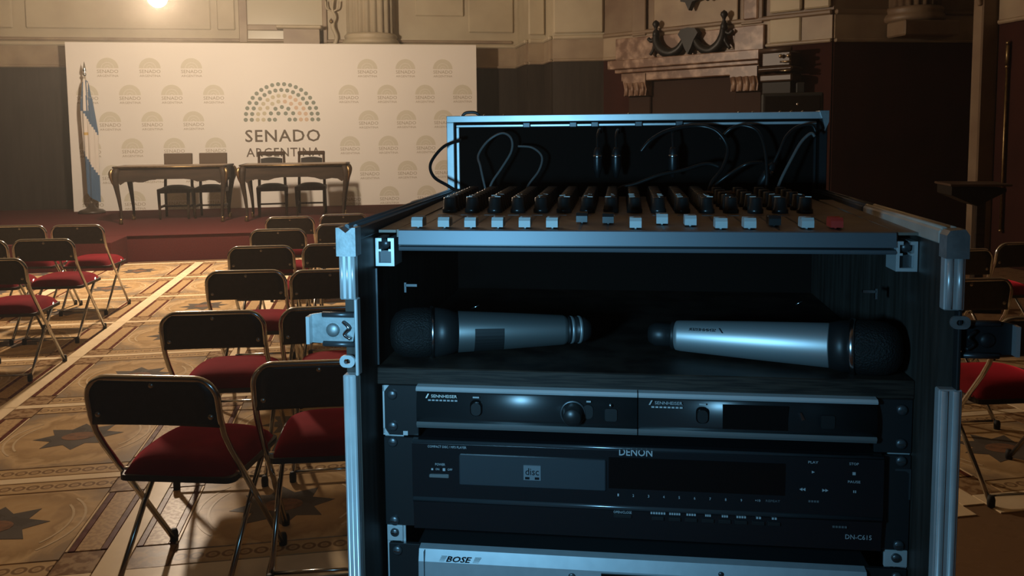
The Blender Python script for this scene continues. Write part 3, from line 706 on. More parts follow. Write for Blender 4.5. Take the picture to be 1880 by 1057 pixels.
# ------------------------------------------------------------------ folding chairs for the audience
def make_folding_chair():
    t = thing('folding_chair', '', 'chair', (0, 0, 0))
    hw, r = 0.216, 0.0105
    side = [(0.50, 0.02), (0.20, 0.395), (0.085, 0.54), (0.045, 0.60), (0.022, 0.66), (0.010, 0.72)]
    arc = []
    for k in range(1, 9):
        a = 0.5 * pi * k / 8
        arc.append((0.07 * (1 - cos(a)), 0.72 + 0.07 * sin(a)))
    left = [(-hw, y, z) for y, z in side] + [(-hw + dx, 0.010 - (z - 0.72) * 0.12, z) for dx, z in arc]
    pts = left + [(-x, y, z) for x, y, z in reversed(left)]
    G().tube(pts, r, 10, ref=(0, 1, 0)).obj('front_frame', M_CHAIRTUBE, t)
    for sx in (-1, 1):
        G().tube([(sx * 0.190, 0.44, 0.425), (sx * 0.190, 0.26, 0.255), (sx * 0.190, 0.045, 0.02)], r, 8).obj('rear_leg', M_CHAIRTUBE, t)
        for y, x in ((0.51, hw), (0.036, 0.190)):
            G().lathe([(0.015, 0.0), (0.016, 0.03), (0.012, 0.045), (0.0, 0.045)], 10, Matrix.Translation((sx * x, y, 0))).obj('rubber_foot', M_RUBBER, t)
        G().tube([(sx * 0.223, 0.185, 0.415), (sx * 0.180, 0.185, 0.415)], 0.009, 8).obj('pivot_bolt', M_RIVET, t)
    G().tube([(-0.19, 0.060, 0.036), (0.19, 0.060, 0.036)], 0.007, 6).obj('stretcher', M_CHAIRTUBE, t)
    # back panel follows the frame
    n = 14; prof = []
    for k in range(n + 1):
        z = 0.628 + (0.783 - 0.628) * k / n
        hx = 0.212 if z < 0.72 else (0.212 - 0.07 + sqrt(max(0.0, 0.068 ** 2 - (z - 0.72) ** 2)))
        y = 0.028 - 0.03 * (z - 0.628) / 0.155
        prof.append((hx, y, z))
    g = G(); vs = []; fs = []
    m = 10
    for s, th in ((-1, 0.0085), (1, 0.0085)):
        for hx, y, z in prof:
            for k in range(m + 1):
                u = -1 + 2 * k / m
                vs.append((u * hx, y + s * th * (1 - 0.35 * abs(u) ** 4) - 0.012 * (1 - u * u) * -1, z))
    W = m + 1; H = n + 1
    for s in (0, 1):
        o = s * W * H
        for i in range(n):
            for k in range(m): fs.append((o + i * W + k, o + i * W + k + 1, o + (i + 1) * W + k + 1, o + (i + 1) * W + k))
    for i in range(n):
        for k in (0, m): fs.append((i * W + k, (i + 1) * W + k, W * H + (i + 1) * W + k, W * H + i * W + k))
    for k in range(m):
        for i in (0, n): fs.append((i * W + k, i * W + k + 1, W * H + i * W + k + 1, W * H + i * W + k))
    g.add(vs, fs, True)
    bp = g.obj('back_panel', M_VINYL, t)
    for x, z in ((0.0, 0.766), (-0.188, 0.665), (0.188, 0.665)):
        yb_ = 0.028 - 0.03 * (z - 0.628) / 0.155 + 0.012 * (1 - (x / 0.212) ** 2) - 0.0085
        G().lathe([(0.0095, -0.003), (0.0095, 0.001), (0.006, 0.004), (0.0, 0.005)], 10, axis_mx((x, yb_, z), (0, -1, 0))).obj('rivet', M_RIVET, bp)
    # seat
    def top(u, v):
        a = 2 * u - 1; b = 2 * v - 1
        x = 0.200 * a * (1 - 0.06 * b * b); y = 0.335 + 0.205 * b * (1 - 0.04 * a * a)
        e = max(0.0, (1 - abs(a) ** 3.5)) * max(0.0, (1 - abs(b) ** 3.5))
        return (x, y, 0.414 + 0.074 * e ** 0.42)
    G().grid(top, 18, 18).obj('seat_cushion', M_VELVET, t)
    G().prism(roundrect(-0.203, 0.203, 0.128, 0.542, 0.03, 4), 0.398, 0.418, 'z').obj('seat_pan', M_VINYL, t)
    return t
proto = make_folding_chair()
used = [False]
def put_chair(x, y, yaw, label, group=None):
    if not used[0]:
        used[0] = True; o = proto; o.location = (x, y, 0); o.rotation_euler = (0, 0, radians(yaw)); o['label'] = label
        if group: o['group'] = group
        return o
    return dup(proto, (x, y, 0), radians(yaw), label, group)
ROW = ['nearest row to the rack', 'second row from the rack', 'third row from the rack', 'fourth row from the rack', 'fifth row from the rack', 'row nearest the stage']
GA = 'folding chairs in the block between the aisle and the rack'
A = [(-0.70, 2.77, -15), (-0.685, 3.76, -5), (-0.70, 4.875, -5), (-0.745, 5.935, -3), (-0.74, 6.98, -4), (-0.74, 8.02, -2)]
B = [(-0.185, 2.85, -4), (-0.185, 3.76, -2), (-0.235, 4.80, -4), (-0.255, 5.95, -4), (-0.24, 7.28, 1), (-0.26, 8.16, 2)]
for k, p in enumerate(A): put_chair(*p, 'red-seated folding chair on the aisle end of the ' + ROW[k], GA)
for k, p in enumerate(B): put_chair(*p, 'red-seated folding chair second from the aisle in the ' + ROW[k], GA)
GL = 'folding chairs across the aisle'
for x, y, w, l in ((-2.36, 5.71, -3, 'red-seated folding chair across the aisle from the rack, row farthest from the stage'),
                   (-2.40, 6.73, -4, 'red-seated folding chair across the aisle, aisle seat of the middle row'),
                   (-2.87, 6.76, -4, 'red-seated folding chair across the aisle, second seat of the middle row'),
                   (-2.49, 7.76, -5, 'red-seated folding chair across the aisle, aisle seat of the row nearest the stage'),
                   (-2.98, 7.84, -5, 'red-seated folding chair across the aisle, second seat of the row nearest the stage')):
    put_chair(x, y, w, l, GL)
GR = 'folding chairs in the shade beside the dark red wall'
for x, y, w, l in ((2.67, 2.95, -5, 'folding chair with lit red seat in the dim row behind the open dark latch'),
                   (2.97, 3.78, -4, 'dim folding chair in the shaded block, second row, back panel toward the rack'),
                   (3.63, 4.73, -4, 'dim folding chair in the shaded block, third row, seat closer to the rack'),
                   (4.27, 4.92, -4, 'dim folding chair in the shaded block, third row, seat closer to the red wall')):
    put_chair(x, y, w, l, GR)

# lectern by the red wall
t = thing('lectern', 'dark wooden lectern with a sloping top standing before the red wall', 'lectern', (5.07, 6.5, 0), radians(-20))
G().prism([(-0.22, 1.07), (0.20, 1.05), (0.20, 1.02), (-0.02, 0.90), (-0.22, 0.99)], -0.2, 0.2, 'y').obj('desk_top', M_LECTERN, t)
G().box(-0.24, 0.24, -0.22, 0.22, 1.065, 1.085, 0.006).obj('reading_board', M_POLISH, t)
G().box(0.02, 0.10, -0.05, 0.05, 0.04, 0.95, 0.01).obj('post', M_TABLEWOOD, t)
G().box(-0.2, 0.2, -0.2, 0.2, 0.0, 0.05, 0.01).obj('foot', M_LECTERN, t)

# speaker cabinet on a stand before the corner cabinet
t = thing('loudspeaker', 'black box loudspeaker on a stand in front of the tall dark cabinet', 'loudspeaker', (5.18, 9.9, 0), radians(-25))
G().box(-0.36, 0.36, -0.20, 0.20, 1.30, 2.00, 0.02).obj('cabinet', M_SPEAKER, t)
G().box(-0.32, 0.32, -0.212, -0.20, 1.34, 1.96, 0.004).obj('grille', M_FELT, t)
G().box(0.05, 0.15, -0.05, 0.05, 2.00, 2.13, 0.01).obj('bracket', M_SPEAKER, t)
G().tube([(0, 0, 0.0), (0, 0, 1.30)], 0.02, 8).obj('stand_pole', M_DARKSTEEL, t)
for k in range(3):
    a = 2 * pi * k / 3
    G().tube([(0, 0, 0.5), (0.42 * cos(a), 0.42 * sin(a), 0.012)], 0.012, 6).obj('stand_leg', M_DARKSTEEL, t)
G().lathe([(0.0, 0), (0.018, 0.0), (0.014, 0.006), (0.0, 0.008)], 8, axis_mx((0.06, -0.212, 1.86), (0, -1, 0))).obj('badge', M_RING, t)

# ================================================================== THE EQUIPMENT RACK
IL, IR, FRN, BCK = -0.005, 0.4833, -0.063, 0.42         # inner faces of the case, its front and back
case = rthing('flight_case', 'black flight case rack with aluminium edges and open latches', 'flight case', (0.24, 0.18, 0.0))
for x0, x1, nm in ((-0.0170, IL, 'side_panel'), (IR, 0.4955, 'side_panel')):
    G().box(x0, x1, FRN + 0.008, BCK, 0.13, 1.458).obj(nm, M_CASE, case)
G().box(-0.017, 0.4955, BCK - 0.01, BCK, 0.13, 1.465).obj('back_wall', M_FELT, case)
G().box(-0.017, 0.4955, FRN + 0.008, BCK, 0.11, 0.13).obj('bottom_panel', M_CASE, case)
G().box(IL, IR, -0.004, BCK - 0.01, 1.3115, 1.3285, 0.001).obj('shelf', M_CASE_H, case)
for x in (-0.012, 0.4905):
    for y in (FRN + 0.01, BCK - 0.01): G().tube([(x, y, 0.13), (x, y, 1.30)], 0.004, 6).obj('corner_rod', M_ALU, case)
def castor(x, y):
    c = G().box(x - 0.035, x + 0.035, y - 0.035, y + 0.035, 0.104, 0.11).obj('castor', M_DARKSTEEL, case)
    G().lathe([(0.0, -0.015), (0.045, -0.015), (0.05, -0.008), (0.05, 0.008), (0.045, 0.015), (0.0, 0.015)], 20, axis_mx((x, y + 0.01, 0.05), (1, 0, 0))).obj('wheel', M_RUBBER, c)
    for q in (-1, 1): G().box(x + q * 0.021 - 0.002, x + q * 0.021 + 0.002, y - 0.02, y + 0.03, 0.035, 0.106).obj('fork', M_DARKSTEEL, c)
for x in (0.05, 0.43):
    for y in (0.0, 0.35): castor(x, y)
# ribbed edge profiles on the front
def edge_strip(x0, x1, z0, z1, ribs):
    o = G().box(x0, x1, FRN - 0.002, FRN + 0.008, z0, z1, 0.001).obj('edge_profile', M_ALU, case)
    w = (x1 - x0) / ribs
    for k in range(ribs):
        G().tube([(x0 + w * (k + 0.5), FRN - 0.001, z0 + 0.001), (x0 + w * (k + 0.5), FRN - 0.001, z1 - 0.001)], w * 0.34, 8).obj('rib', M_ALU, o)
edge_strip(-0.0185, -0.0045, 1.4055, 1.4450, 3); edge_strip(-0.0178, -0.0062, 0.13, 1.338, 3)
edge_strip(0.4825, 0.4985, 1.4045, 1.4480, 2); edge_strip(0.4812, 0.4995, 0.13, 1.3395, 2)
def corner_cap(x0, x1, z0, z1):
    xm = (x0 + x1) / 2
    poly = [(x0, z0), (x1, z0), (x1, z1), (x1 - 0.003, z1), (xm, z1 - 0.0045), (x0 + 0.003, z1), (x0, z1)]
    return G().prism(poly, FRN - 0.004, FRN + 0.012, 'y').obj('corner_cap', M_CAPSTEEL, case)
corner_cap(-0.0200, -0.0025, 1.4440, 1.4690)
G().prism([(0.4825, 1.4465), (0.5000, 1.4465), (0.5000, 1.4650), (0.4965, 1.4700), (0.4850, 1.4690), (0.4825, 1.4650)], FRN - 0.004, FRN + 0.012, 'y').obj('corner_cap', M_CAPSTEEL, case)
# top edges of the sides
for x0, x1, y0 in ((-0.0190, -0.0030, FRN + 0.012), (0.4823, 0.4995, FRN + 0.012)):
    for ya, yb2, m in (((y0, 0.17, M_LITEDGE), (0.172, BCK, M_DARKSTEEL)) if x0 > 0 else ((y0, BCK, M_DARKSTEEL),)):  # one profile: lit front length coloured pale, shaded rear length coloured dark
        o = G().box(x0, x1, ya, yb2, 1.456, 1.4685, 0.0015).obj('top_profile', m, case)
        for k in range(2): G().tube([(x0 + 0.004 + k * 0.008, ya, 1.4685), (x0 + 0.004 + k * 0.008, yb2, 1.4685)], 0.0022, 6).obj('rib', m, o)
G().box(-0.0215, -0.017, 0.205, 0.235, 1.452, 1.470, 0.001).obj('lid_clip', M_ALU, case)
# latch plates let into the sides
def latch(s, x_in, zc, ztop, zbot, label, mw, mb_):
    xo = x_in + s * 0.044
    base = G().box(min(x_in, x_in - s * 0.003), max(x_in, x_in - s * 0.003), FRN - 0.004, FRN + 0.006, zbot, ztop, 0.0008).obj('latch', mb_, case, label)
    pl = [(x_in, zc + 0.014), (x_in + s * 0.030, zc + 0.0145), (x_in + s * 0.040, zc + 0.013), (xo, zc + 0.012), (xo, zc - 0.0125), (x_in + s * 0.034, zc - 0.013), (x_in + s * 0.004, zc - 0.012)]
    G().prism(pl, FRN + 0.004, FRN + 0.0065, 'y').obj('latch_wing', mw, base)
    G().box(min(xo, xo - s * 0.003), max(xo, xo - s * 0.003), FRN - 0.004, FRN + 0.006, zc - 0.0125, zc + 0.012).obj('wing_lip', M_ALU, base)
    for z in (zc + 0.013, zc - 0.0135):
        G().tube([(x_in + s * 0.002, FRN + 0.003, z), (x_in + s * 0.031, FRN + 0.003, z)], 0.0026, 6).obj('wing_fold', M_DARKSTEEL, base)
    G().lathe([(0.0062, -0.001), (0.0062, 0.001), (0.0045, 0.0024), (0.002, 0.0032), (0.0, 0.0034)], 16, axis_mx((x_in + s * 0.022, FRN + 0.004, zc - 0.001), (0, -1, 0))).obj('cam_boss', mw, base)
    G().tube(spline([(x_in + s * 0.012, FRN + 0.001, zc + 0.007), (x_in + s * 0.006, FRN - 0.001, zc + 0.002), (x_in + s * 0.011, FRN + 0.001, zc - 0.004), (x_in + s * 0.005, FRN, zc - 0.008)], 4), 0.0016, 6).obj('spring_hook', M_RING if s < 0 else mw, base)
    return base
lb = latch(-1, -0.0055, 1.3780, 1.4065, 1.3380, 'open chrome butterfly latch on the side facing the aisle', M_CAPSTEEL, M_ALU)
rb = latch(1, 0.4965, 1.3805, 1.4050, 1.3395, 'open dark latch on the side facing the shaded chairs', M_BLACKSTEEL, M_BLACKSTEEL)
def ring_plate(x, z, w, h):
    o = len([1]); n = 14; g = G()
    outer = roundrect(x - w / 2, x + w / 2, z - h / 2, z + h / 2, h * 0.45, 4); m = len(outer)
    inner = [(x + (a - x) * 0.42, z + (b - z) * 0.42) for a, b in outer]
    vs = [(a, FRN - 0.006, b) for a, b in outer] + [(a, FRN - 0.006, b) for a, b in inner] + [(a, FRN - 0.003, b) for a, b in outer] + [(a, FRN - 0.003, b) for a, b in inner]
    fs = []
    for k in range(m):
        j = (k + 1) % m
        fs += [(k, j, m + j, m + k), (2 * m + k, 3 * m + k, 3 * m + j, 2 * m + j), (k, 2 * m + k, 2 * m + j, j), (m + k, m + j, 3 * m + j, 3 * m + k)]
    return g.add(vs, fs)
ring_plate(-0.0122, 1.3513, 0.0135, 0.0108).obj('striker_eye', M_ALU, case)
ring_plate(0.4945, 1.3955, 0.0150, 0.0105).obj('striker_eye', M_CAPSTEEL, case)
# slide rails that carry the console: open C sections seen end-on
for x0, x1, m in ((-0.0040, 0.0140, M_ALU), (0.4645, 0.4825, M_ALU)):
    poly = [(x0, 1.4255), (x1, 1.4255), (x1, 1.4520), (x1 - 0.0060, 1.4520), (x1 - 0.0060, 1.4490), (x1 - 0.0030, 1.4490), (x1 - 0.0030, 1.4415), (x1 - 0.0055, 1.4415), (x1 - 0.0055, 1.4395), (x1 - 0.0030, 1.4395), (x1 - 0.0030, 1.4285),
            (x0 + 0.0030, 1.4285), (x0 + 0.0030, 1.4395), (x0 + 0.0055, 1.4395), (x0 + 0.0055, 1.4415), (x0 + 0.0030, 1.4415), (x0 + 0.0030, 1.4490), (x0 + 0.0060, 1.4490), (x0 + 0.0060, 1.4520), (x0, 1.4520)]
    o = G().prism(poly, -0.002, 0.026, 'y').obj('slide_rail', m, case)
    G().lathe([(0.0045, 0), (0.0045, 0.003), (0.0, 0.004)], 12, axis_mx(((x0 + x1) / 2, 0.004, 1.4465), (0, -1, 0))).obj('rail_screw', M_DARKSTEEL, o)
    G().box(x0 + 0.003, x1 - 0.003, 0.004, 0.008, 1.4285, 1.4395).obj('rail_stop', M_DARKSTEEL, o)
G().box(-0.0049, -0.0032, -0.001, 0.0015, 1.3300, 1.4230).obj('rail_edge', M_DARKSTEEL, case)
# upright rack rails with holes
for x0, x1 in ((0.0002, 0.0185), (0.4640, 0.4824)):
    g = G(); xm = (x0 + x1) / 2
    g.box(x0, xm - 0.0045, 0.002, 0.005, 0.14, 1.311); g.box(xm + 0.0045, x1, 0.002, 0.005, 0.14, 1.311)
    z = 1.309
    k = 0
    while z > 0.15:
        g.box(xm - 0.0045, xm + 0.0045, 0.002, 0.005, z - 0.0055, z); z -= 0.01482; k += 1
    g.box(x0, x0 + 0.002, 0.005, 0.03, 0.14, 1.311) if x0 < 0.1 else g.box(x1 - 0.002, x1, 0.005, 0.03, 0.14, 1.311)
    g.obj('rack_rail', M_ALU, case)
for x, z in ((0.0165, 1.3975), (0.4580, 1.3975)):
    o = G().box(x - 0.006, x + 0.006, 0.05, 0.054, z - 0.001, z + 0.0015).obj('cage_bolt', M_RING, case)
    s_ = -1 if x < 0.2 else 1
    G().box(x + s_ * 0.006 - 0.001, x + s_ * 0.006 + 0.001, 0.05, 0.054, z - 0.007, z + 0.003).obj('bolt_head', M_RING, o)
for x, z, dx in ((0.0765, 1.3705, 0.004), (0.400, 1.380, 0.003)):
    G().tube([(x - dx, 0.08, z - 0.002), (x + dx, 0.08, z + 0.002)], 0.0011, 6).obj('staple', M_RING, case)
# raised rear panel with stepped aluminium frame
rp_ = G().box(-0.0186, 0.5001, BCK, BCK + 0.012, 1.465, 1.5725).obj('rear_panel', M_FELT, case)
def frame_bar(x0, x1, z0, z1, y0, y1, nm='frame_bar', m=M_ALU): return G().box(x0, x1, y0, y1, z0, z1, 0.0008).obj(nm, m, rp_)
frame_bar(-0.0190, 0.5005, 1.5645, 1.5740, BCK - 0.008, BCK + 0.014)
frame_bar(-0.0190, -0.0085, 1.4690, 1.5645, BCK - 0.008, BCK + 0.014)
frame_bar(0.4900, 0.5005, 1.4690, 1.5645, BCK - 0.008, BCK + 0.014, 'end_bar', M_BLACKPL)  # same frame, coloured black because this end is unlit
frame_bar(-0.0060, 0.4875, 1.5575, 1.5612, BCK - 0.004, BCK, 'inner_frame_bar')
frame_bar(-0.0060, -0.0015, 1.4700, 1.5575, BCK - 0.004, BCK, 'inner_frame_bar')
frame_bar(0.4835, 0.4875, 1.4700, 1.5575, BCK - 0.004, BCK, 'inner_end_bar', M_BLACKPL)  # inner bar coloured black for the same unlit end
for k, x in enumerate((0.09, 0.155, 0.185, 0.245, 0.30)):
    frame_bar(x, x + 0.010, 1.5565, 1.5635, BCK - 0.0095, BCK - 0.0035, 'hinge_knuckle', M_DARKSTEEL)
G().tube(spline([(0.0, BCK + 0.01, 1.573), (0.006, BCK + 0.01, 1.5785), (0.02, BCK + 0.01, 1.5785), (0.026, BCK + 0.01, 1.573)], 4), 0.0022, 6).obj('handle_bow', M_DARKSTEEL, rp_)
for x in (0.034, 0.062, 0.237, 0.386, 0.4045, 0.4404, 0.455, 0.470):
    G().lathe([(0.0016, -0.001), (0.0016, 0.0012), (0.0, 0.002)], 8, Matrix.Translation((x, BCK + 0.002, 1.574))).obj('rivet', M_RING, rp_)
G().prism([(0.4895, 1.575), (0.5015, 1.575), (0.5015, 1.560), (0.4965, 1.548), (0.4940, 1.562)], BCK - 0.0105, BCK + 0.016, 'y').obj('corner_cap', M_CAPSTEEL, rp_)

# ------------------------------------------------------------------ mixing console
def SZc(y): return 1.4600 + 0.008 * y
con = rthing('mixing_console', 'charcoal mixing console with rows of knobs and white faders in the case top', 'mixing console', (0.24, 0.19, 1.42))
G().prism([(0.0, 1.4530), (0.0, SZc(0)), (0.37, SZc(0.37)), (0.37, 1.4530)], 0.0165, 0.4660, 'x').obj('body', M_CONSOLE, con)
G().box(0.0170, 0.4640, 0.004, 0.36, 1.4405, 1.4530).obj('under_tray', M_BLACKPL, con)
fp = G().prism([(0.0, 1.4462), (-0.0044, 1.4466), (-0.0033, 1.4594), (-0.001, 1.4602), (0.0, 1.4602)], 0.0190, 0.4640, 'x').obj('front_panel', M_CONSOLE_FR, con)
G().prism([(0.0, 1.4402), (-0.003, 1.4405), (-0.0042, 1.4420), (-0.0030, 1.4440), (0.0, 1.4446)], 0.0190, 0.4640, 'x').obj('front_lip', M_CONSOLE_FR, con)
for x0, x1 in ((0.0, 0.0165), (0.4660, 0.4822)):
    G().prism([(-0.003, 1.4575), (-0.003, 1.4600), (0.30, SZc(0.30) + 0.002), (0.30, SZc(0.30) - 0.001)], x0, x1, 'x').obj('side_ear', M_CONSOLE, con)
FX = [0.0336 + 0.0257 * k for k in range(16)]
slot_me = G().prism([(0.008, SZc(0.008) + 0.0002), (0.120, SZc(0.120) + 0.0002), (0.120, SZc(0.120) - 0.002), (0.008, SZc(0.008) - 0.002)], -0.0012, 0.0012, 'x').mesh('fader_slot', M_BLACKPL, (0, 0.19, 1.42))
def cap_mesh(m):
    g = G()
    poly = [(-0.0085, 0.0015), (-0.0085, 0.0075), (-0.006, 0.0105), (-0.0015, 0.0088), (0.0015, 0.0088), (0.006, 0.0105), (0.0085, 0.0075), (0.0085, 0.0015)]
    g.prism([(y, z) for y, z in poly], -0.0054, 0.0054, 'x'); g.box(-0.0008, 0.0008, -0.003, 0.003, -0.001, 0.0016)
    return g.mesh('fader_cap', m)
capm = {'w': cap_mesh(M_CAPWHITE), 'b': cap_mesh(M_BLACKPL), 'r': cap_mesh(M_CAPRED)}
line_me = G().box(-0.0054, 0.0054, -0.0009, 0.0009, 0.0088, 0.0094).mesh('cap_line', M_MARK)
FK = 'wwwwwwbbwwwwwbwr'; FYp = [0.018, 0.018, 0.017, 0.018, 0.018, 0.018, 0.062, 0.055, 0.018, 0.052, 0.040, 0.018, 0.020, 0.042, 0.024, 0.026]
for k, x in enumerate(FX):
    place('fader_slot', slot_me, (x - 0.24, 0, 0), con)
    y = FYp[k]
    c_ = place('fader_cap', capm[FK[k]], (x - 0.24, y - 0.19, SZc(y) - 1.42), con)
    if FK[k] == 'b': place('cap_line', line_me, (0, 0, 0), c_)
kg = G().lathe([(0.0085, 0.0), (0.0085, 0.004), (0.0074, 0.0052), (0.0068, 0.0160), (0.0060, 0.0172), (0.0, 0.0174)], 14)
knob_me = kg.mesh('control_knob', M_KNOB)
point_me = G().box(-0.0005, 0.0005, -0.0066, 0.0, 0.0173, 0.0179).mesh('knob_pointer', M_MARK)
KX = [x + 0.0015 for x in FX]
for k, x in enumerate(KX):
    for j in range(10):
        y = 0.160 + 0.0180 * j
        if k >= 12 and j % 2 == 1: continue
        a = random.uniform(-1.5, 1.5)
        kb = place('control_knob', knob_me, (x - 0.24, y - 0.19, SZc(y) - 1.42), con, a)
        if j < 3: place('knob_pointer', point_me, (0, 0, 0), kb)
jack_me = G().lathe([(0.0075, 0.0), (0.0075, 0.002), (0.005, 0.0035), (0.0035, 0.0035), (0.0035, 0.0005), (0.0, 0.0005)], 12).mesh('jack_socket', M_DARKSTEEL)
for k, x in enumerate(KX):
    for y in (0.345,): place('jack_socket', jack_me, (x - 0.24, y - 0.19, SZc(y) - 1.42), con)
g = G()
for k in range(16): g.box(FX[k] - 0.006, FX[k] + 0.006, 0.1305, 0.1325, SZc(0.131), SZc(0.131) + 0.0004)
g.obj('channel_marks', M_DIMMARK, con)

# ------------------------------------------------------------------ leads on the console
def lead(label, pts, r=0.0024, m=M_CABLE, plugs=(), n=8):
    """pts in rack coordinates; plugs: (index, direction)"""
    b = min(pts, key=lambda p: p[2])
    t = rthing('audio_lead', label, 'cable', b)
    sp = spline(pts, n)
    G().tube(sp, r, 8).obj('cord', m, t)
    for (p, d) in plugs:
        pg = G().lathe([(0.0028, -0.004), (0.0050, 0.0), (0.0062, 0.006), (0.0062, 0.024), (0.0045, 0.028), (0.0026, 0.036), (0.0, 0.036)], 12, axis_mx(p, d)).obj('plug', M_BLACKPL, t)
        G().lathe([(0.0063, 0.0062), (0.0067, 0.007), (0.0067, 0.009), (0.0063, 0.0098)], 12, axis_mx(p, d)).obj('plug_ring', M_RING, pg)
    return t
lead('black lead looping out over the case side next to the backdrop', [(0.010, 0.37, 1.540), (-0.012, 0.36, 1.532), (-0.0285, 0.35, 1.510), (-0.024, 0.345, 1.492), (-0.004, 0.34, 1.480), (0.02, 0.335, 1.4665)], 0.0022)
lead('grey lead standing in a tall narrow loop at the console end', [(0.050, 0.335, 1.4660), (0.046, 0.335, 1.484), (0.040, 0.345, 1.505), (0.035, 0.36, 1.520), (0.047, 0.37, 1.539), (0.066, 0.37, 1.549), (0.079, 0.365, 1.542), (0.080, 0.36, 1.525), (0.068, 0.35, 1.503), (0.056, 0.34, 1.484), (0.050, 0.335, 1.4650)], 0.0016, M_CABLE_G)
lead('thin grey lead in a low curl next to the tall loop', [(0.086, 0.385, 1.531), (0.106, 0.38, 1.529), (0.120, 0.37, 1.517), (0.117, 0.36, 1.499), (0.104, 0.345, 1.480), (0.100, 0.340, 1.4650)], 0.0015, M_CABLE_G)
for x, zt, lb_ in ((0.195, 1.553, 'short lead with a black upright plug, the one nearest the tall grey loop'), (0.2195, 1.552, 'short lead with a black upright plug, the middle of three'), (0.2935, 1.553, 'short lead with a black upright plug, set apart from the pair')):
    lead(lb_, [(x + 0.004, 0.40, zt - 0.004), (x + 0.002, 0.385, zt), (x, 0.368, 1.545), (x, 0.361, 1.530), (x, 0.36, 1.520)], 0.0018, M_CABLE, [((x, 0.36, 1.525), (0, 0, -1))])
lead('glossy black lead in the widest loop across the rear panel', [(0.252, 0.365, 1.523), (0.266, 0.365, 1.539), (0.290, 0.37, 1.551), (0.325, 0.375, 1.556), (0.350, 0.37, 1.549), (0.364, 0.365, 1.527), (0.357, 0.355, 1.502), (0.342, 0.34, 1.484), (0.335, 0.33, 1.4660)], 0.0026)
lead('glossy black lead arching beside the widest loop', [(0.356, 0.38, 1.538), (0.368, 0.375, 1.551), (0.384, 0.375, 1.556), (0.402, 0.37, 1.549), (0.410, 0.36, 1.528), (0.412, 0.35, 1.495), (0.410, 0.345, 1.4660)], 0.0024)
lead('black lead rising in a hook towards the steel corner of the rear panel', [(0.412, 0.35, 1.494), (0.420, 0.36, 1.503), (0.430, 0.362, 1.524), (0.438, 0.365, 1.541), (0.452, 0.37, 1.553), (0.470, 0.37, 1.556), (0.476, 0.37, 1.547)], 0.0022, M_CABLE, [((0.420, 0.36, 1.504), (-0.5, 0.1, -0.9))])
lead('black lead slanting up beside the hooked one with a bare metal plug', [(0.420, 0.335, 1.4660), (0.428, 0.34, 1.487), (0.442, 0.35, 1.512), (0.456, 0.36, 1.534), (0.468, 0.362, 1.545), (0.473, 0.362, 1.541)], 0.0020, M_CABLE_G)
lead('black lead lying in a long low curve over the back of the console', [(0.212, 0.338, 1.4660), (0.226, 0.338, 1.477), (0.245, 0.338, 1.482), (0.275, 0.34, 1.493), (0.305, 0.345, 1.499), (0.335, 0.35, 1.507), (0.352, 0.35, 1.503)], 0.0024)
lead('black lead lying flat from the small brown box to the hooked lead', [(0.338, 0.358, 1.4690), (0.350, 0.350, 1.482), (0.365, 0.345, 1.494), (0.385, 0.335, 1.507), (0.405, 0.345, 1.509)], 0.0022)
t = rthing('small_brown_box', 'small brown box lying among the leads on the console', 'box', (0.3495, 0.307, SZc(0.307)))
G().box(0.328, 0.371, 0.295, 0.320, SZc(0.30) + 0.0015, SZc(0.30) + 0.012, 0.0015).obj('shell', mat('brown_plastic', (0.12, 0.075, 0.05), rough=0.5), t)
G().box(0.360, 0.368, 0.2935, 0.2955, SZc(0.30) + 0.006, SZc(0.30) + 0.009).obj('pin', M_RING, t)

# ------------------------------------------------------------------ handheld microphones
def microphone(label, head, tail, parts, m_body):
    """parts: distances along the axis from the head end"""
    H_, T_ = Vector(head), Vector(tail); d = (T_ - H_).normalized()
    t = rthing('handheld_microphone', label, 'microphone', (head[0], head[1], 1.3285))
    mx = axis_mx(H_, d)
    a, b, c, e, f_ = parts      # grille end, ring end, collar end, body end, tail end
    G().lathe([(0.0, 0.0), (0.012, 0.0015), (0.0195, 0.006), (0.0236, 0.014), (0.0248, 0.024), (0.0248, a - 0.004), (0.0240, a), (0.0, a)], 28, mx).obj('grille', M_GRILLE, t)
    G().lathe([(0.0, a), (0.0252, a), (0.0258, a + 0.001), (0.0258, b - 0.001), (0.0252, b), (0.0, b)], 28, mx).obj('ring', M_RING, t)
    G().lathe([(0.0, b), (0.0246, b), (0.0230, (b + c) / 2), (0.0208, c), (0.0, c)], 28, mx).obj('collar', M_MICDARK, t)
    body = G().lathe([(0.0, c), (0.0204, c), (0.0206, c + 0.001), (0.0180, c + (e - c) * 0.5), (0.0150, e - 0.004), (0.0143, e), (0.0, e)], 32, mx).obj('body', m_body, t)
    G().lathe([(0.0, e), (0.0137, e), (0.0137, e + 0.004), (0.0, e + 0.004)], 24, mx).obj('tail_collar', M_MICDARK, t)
    return t, mx, body
m1, mx1, bd1 = microphone('shaded nickel handheld microphone lying with a dark window in its body', (-0.0010, 0.030, 1.3537), (0.183, 0.080, 1.3490), (0.040, 0.0435, 0.067, 0.178, 0.2), M_MICBODY_SHADE)
mm = mx1
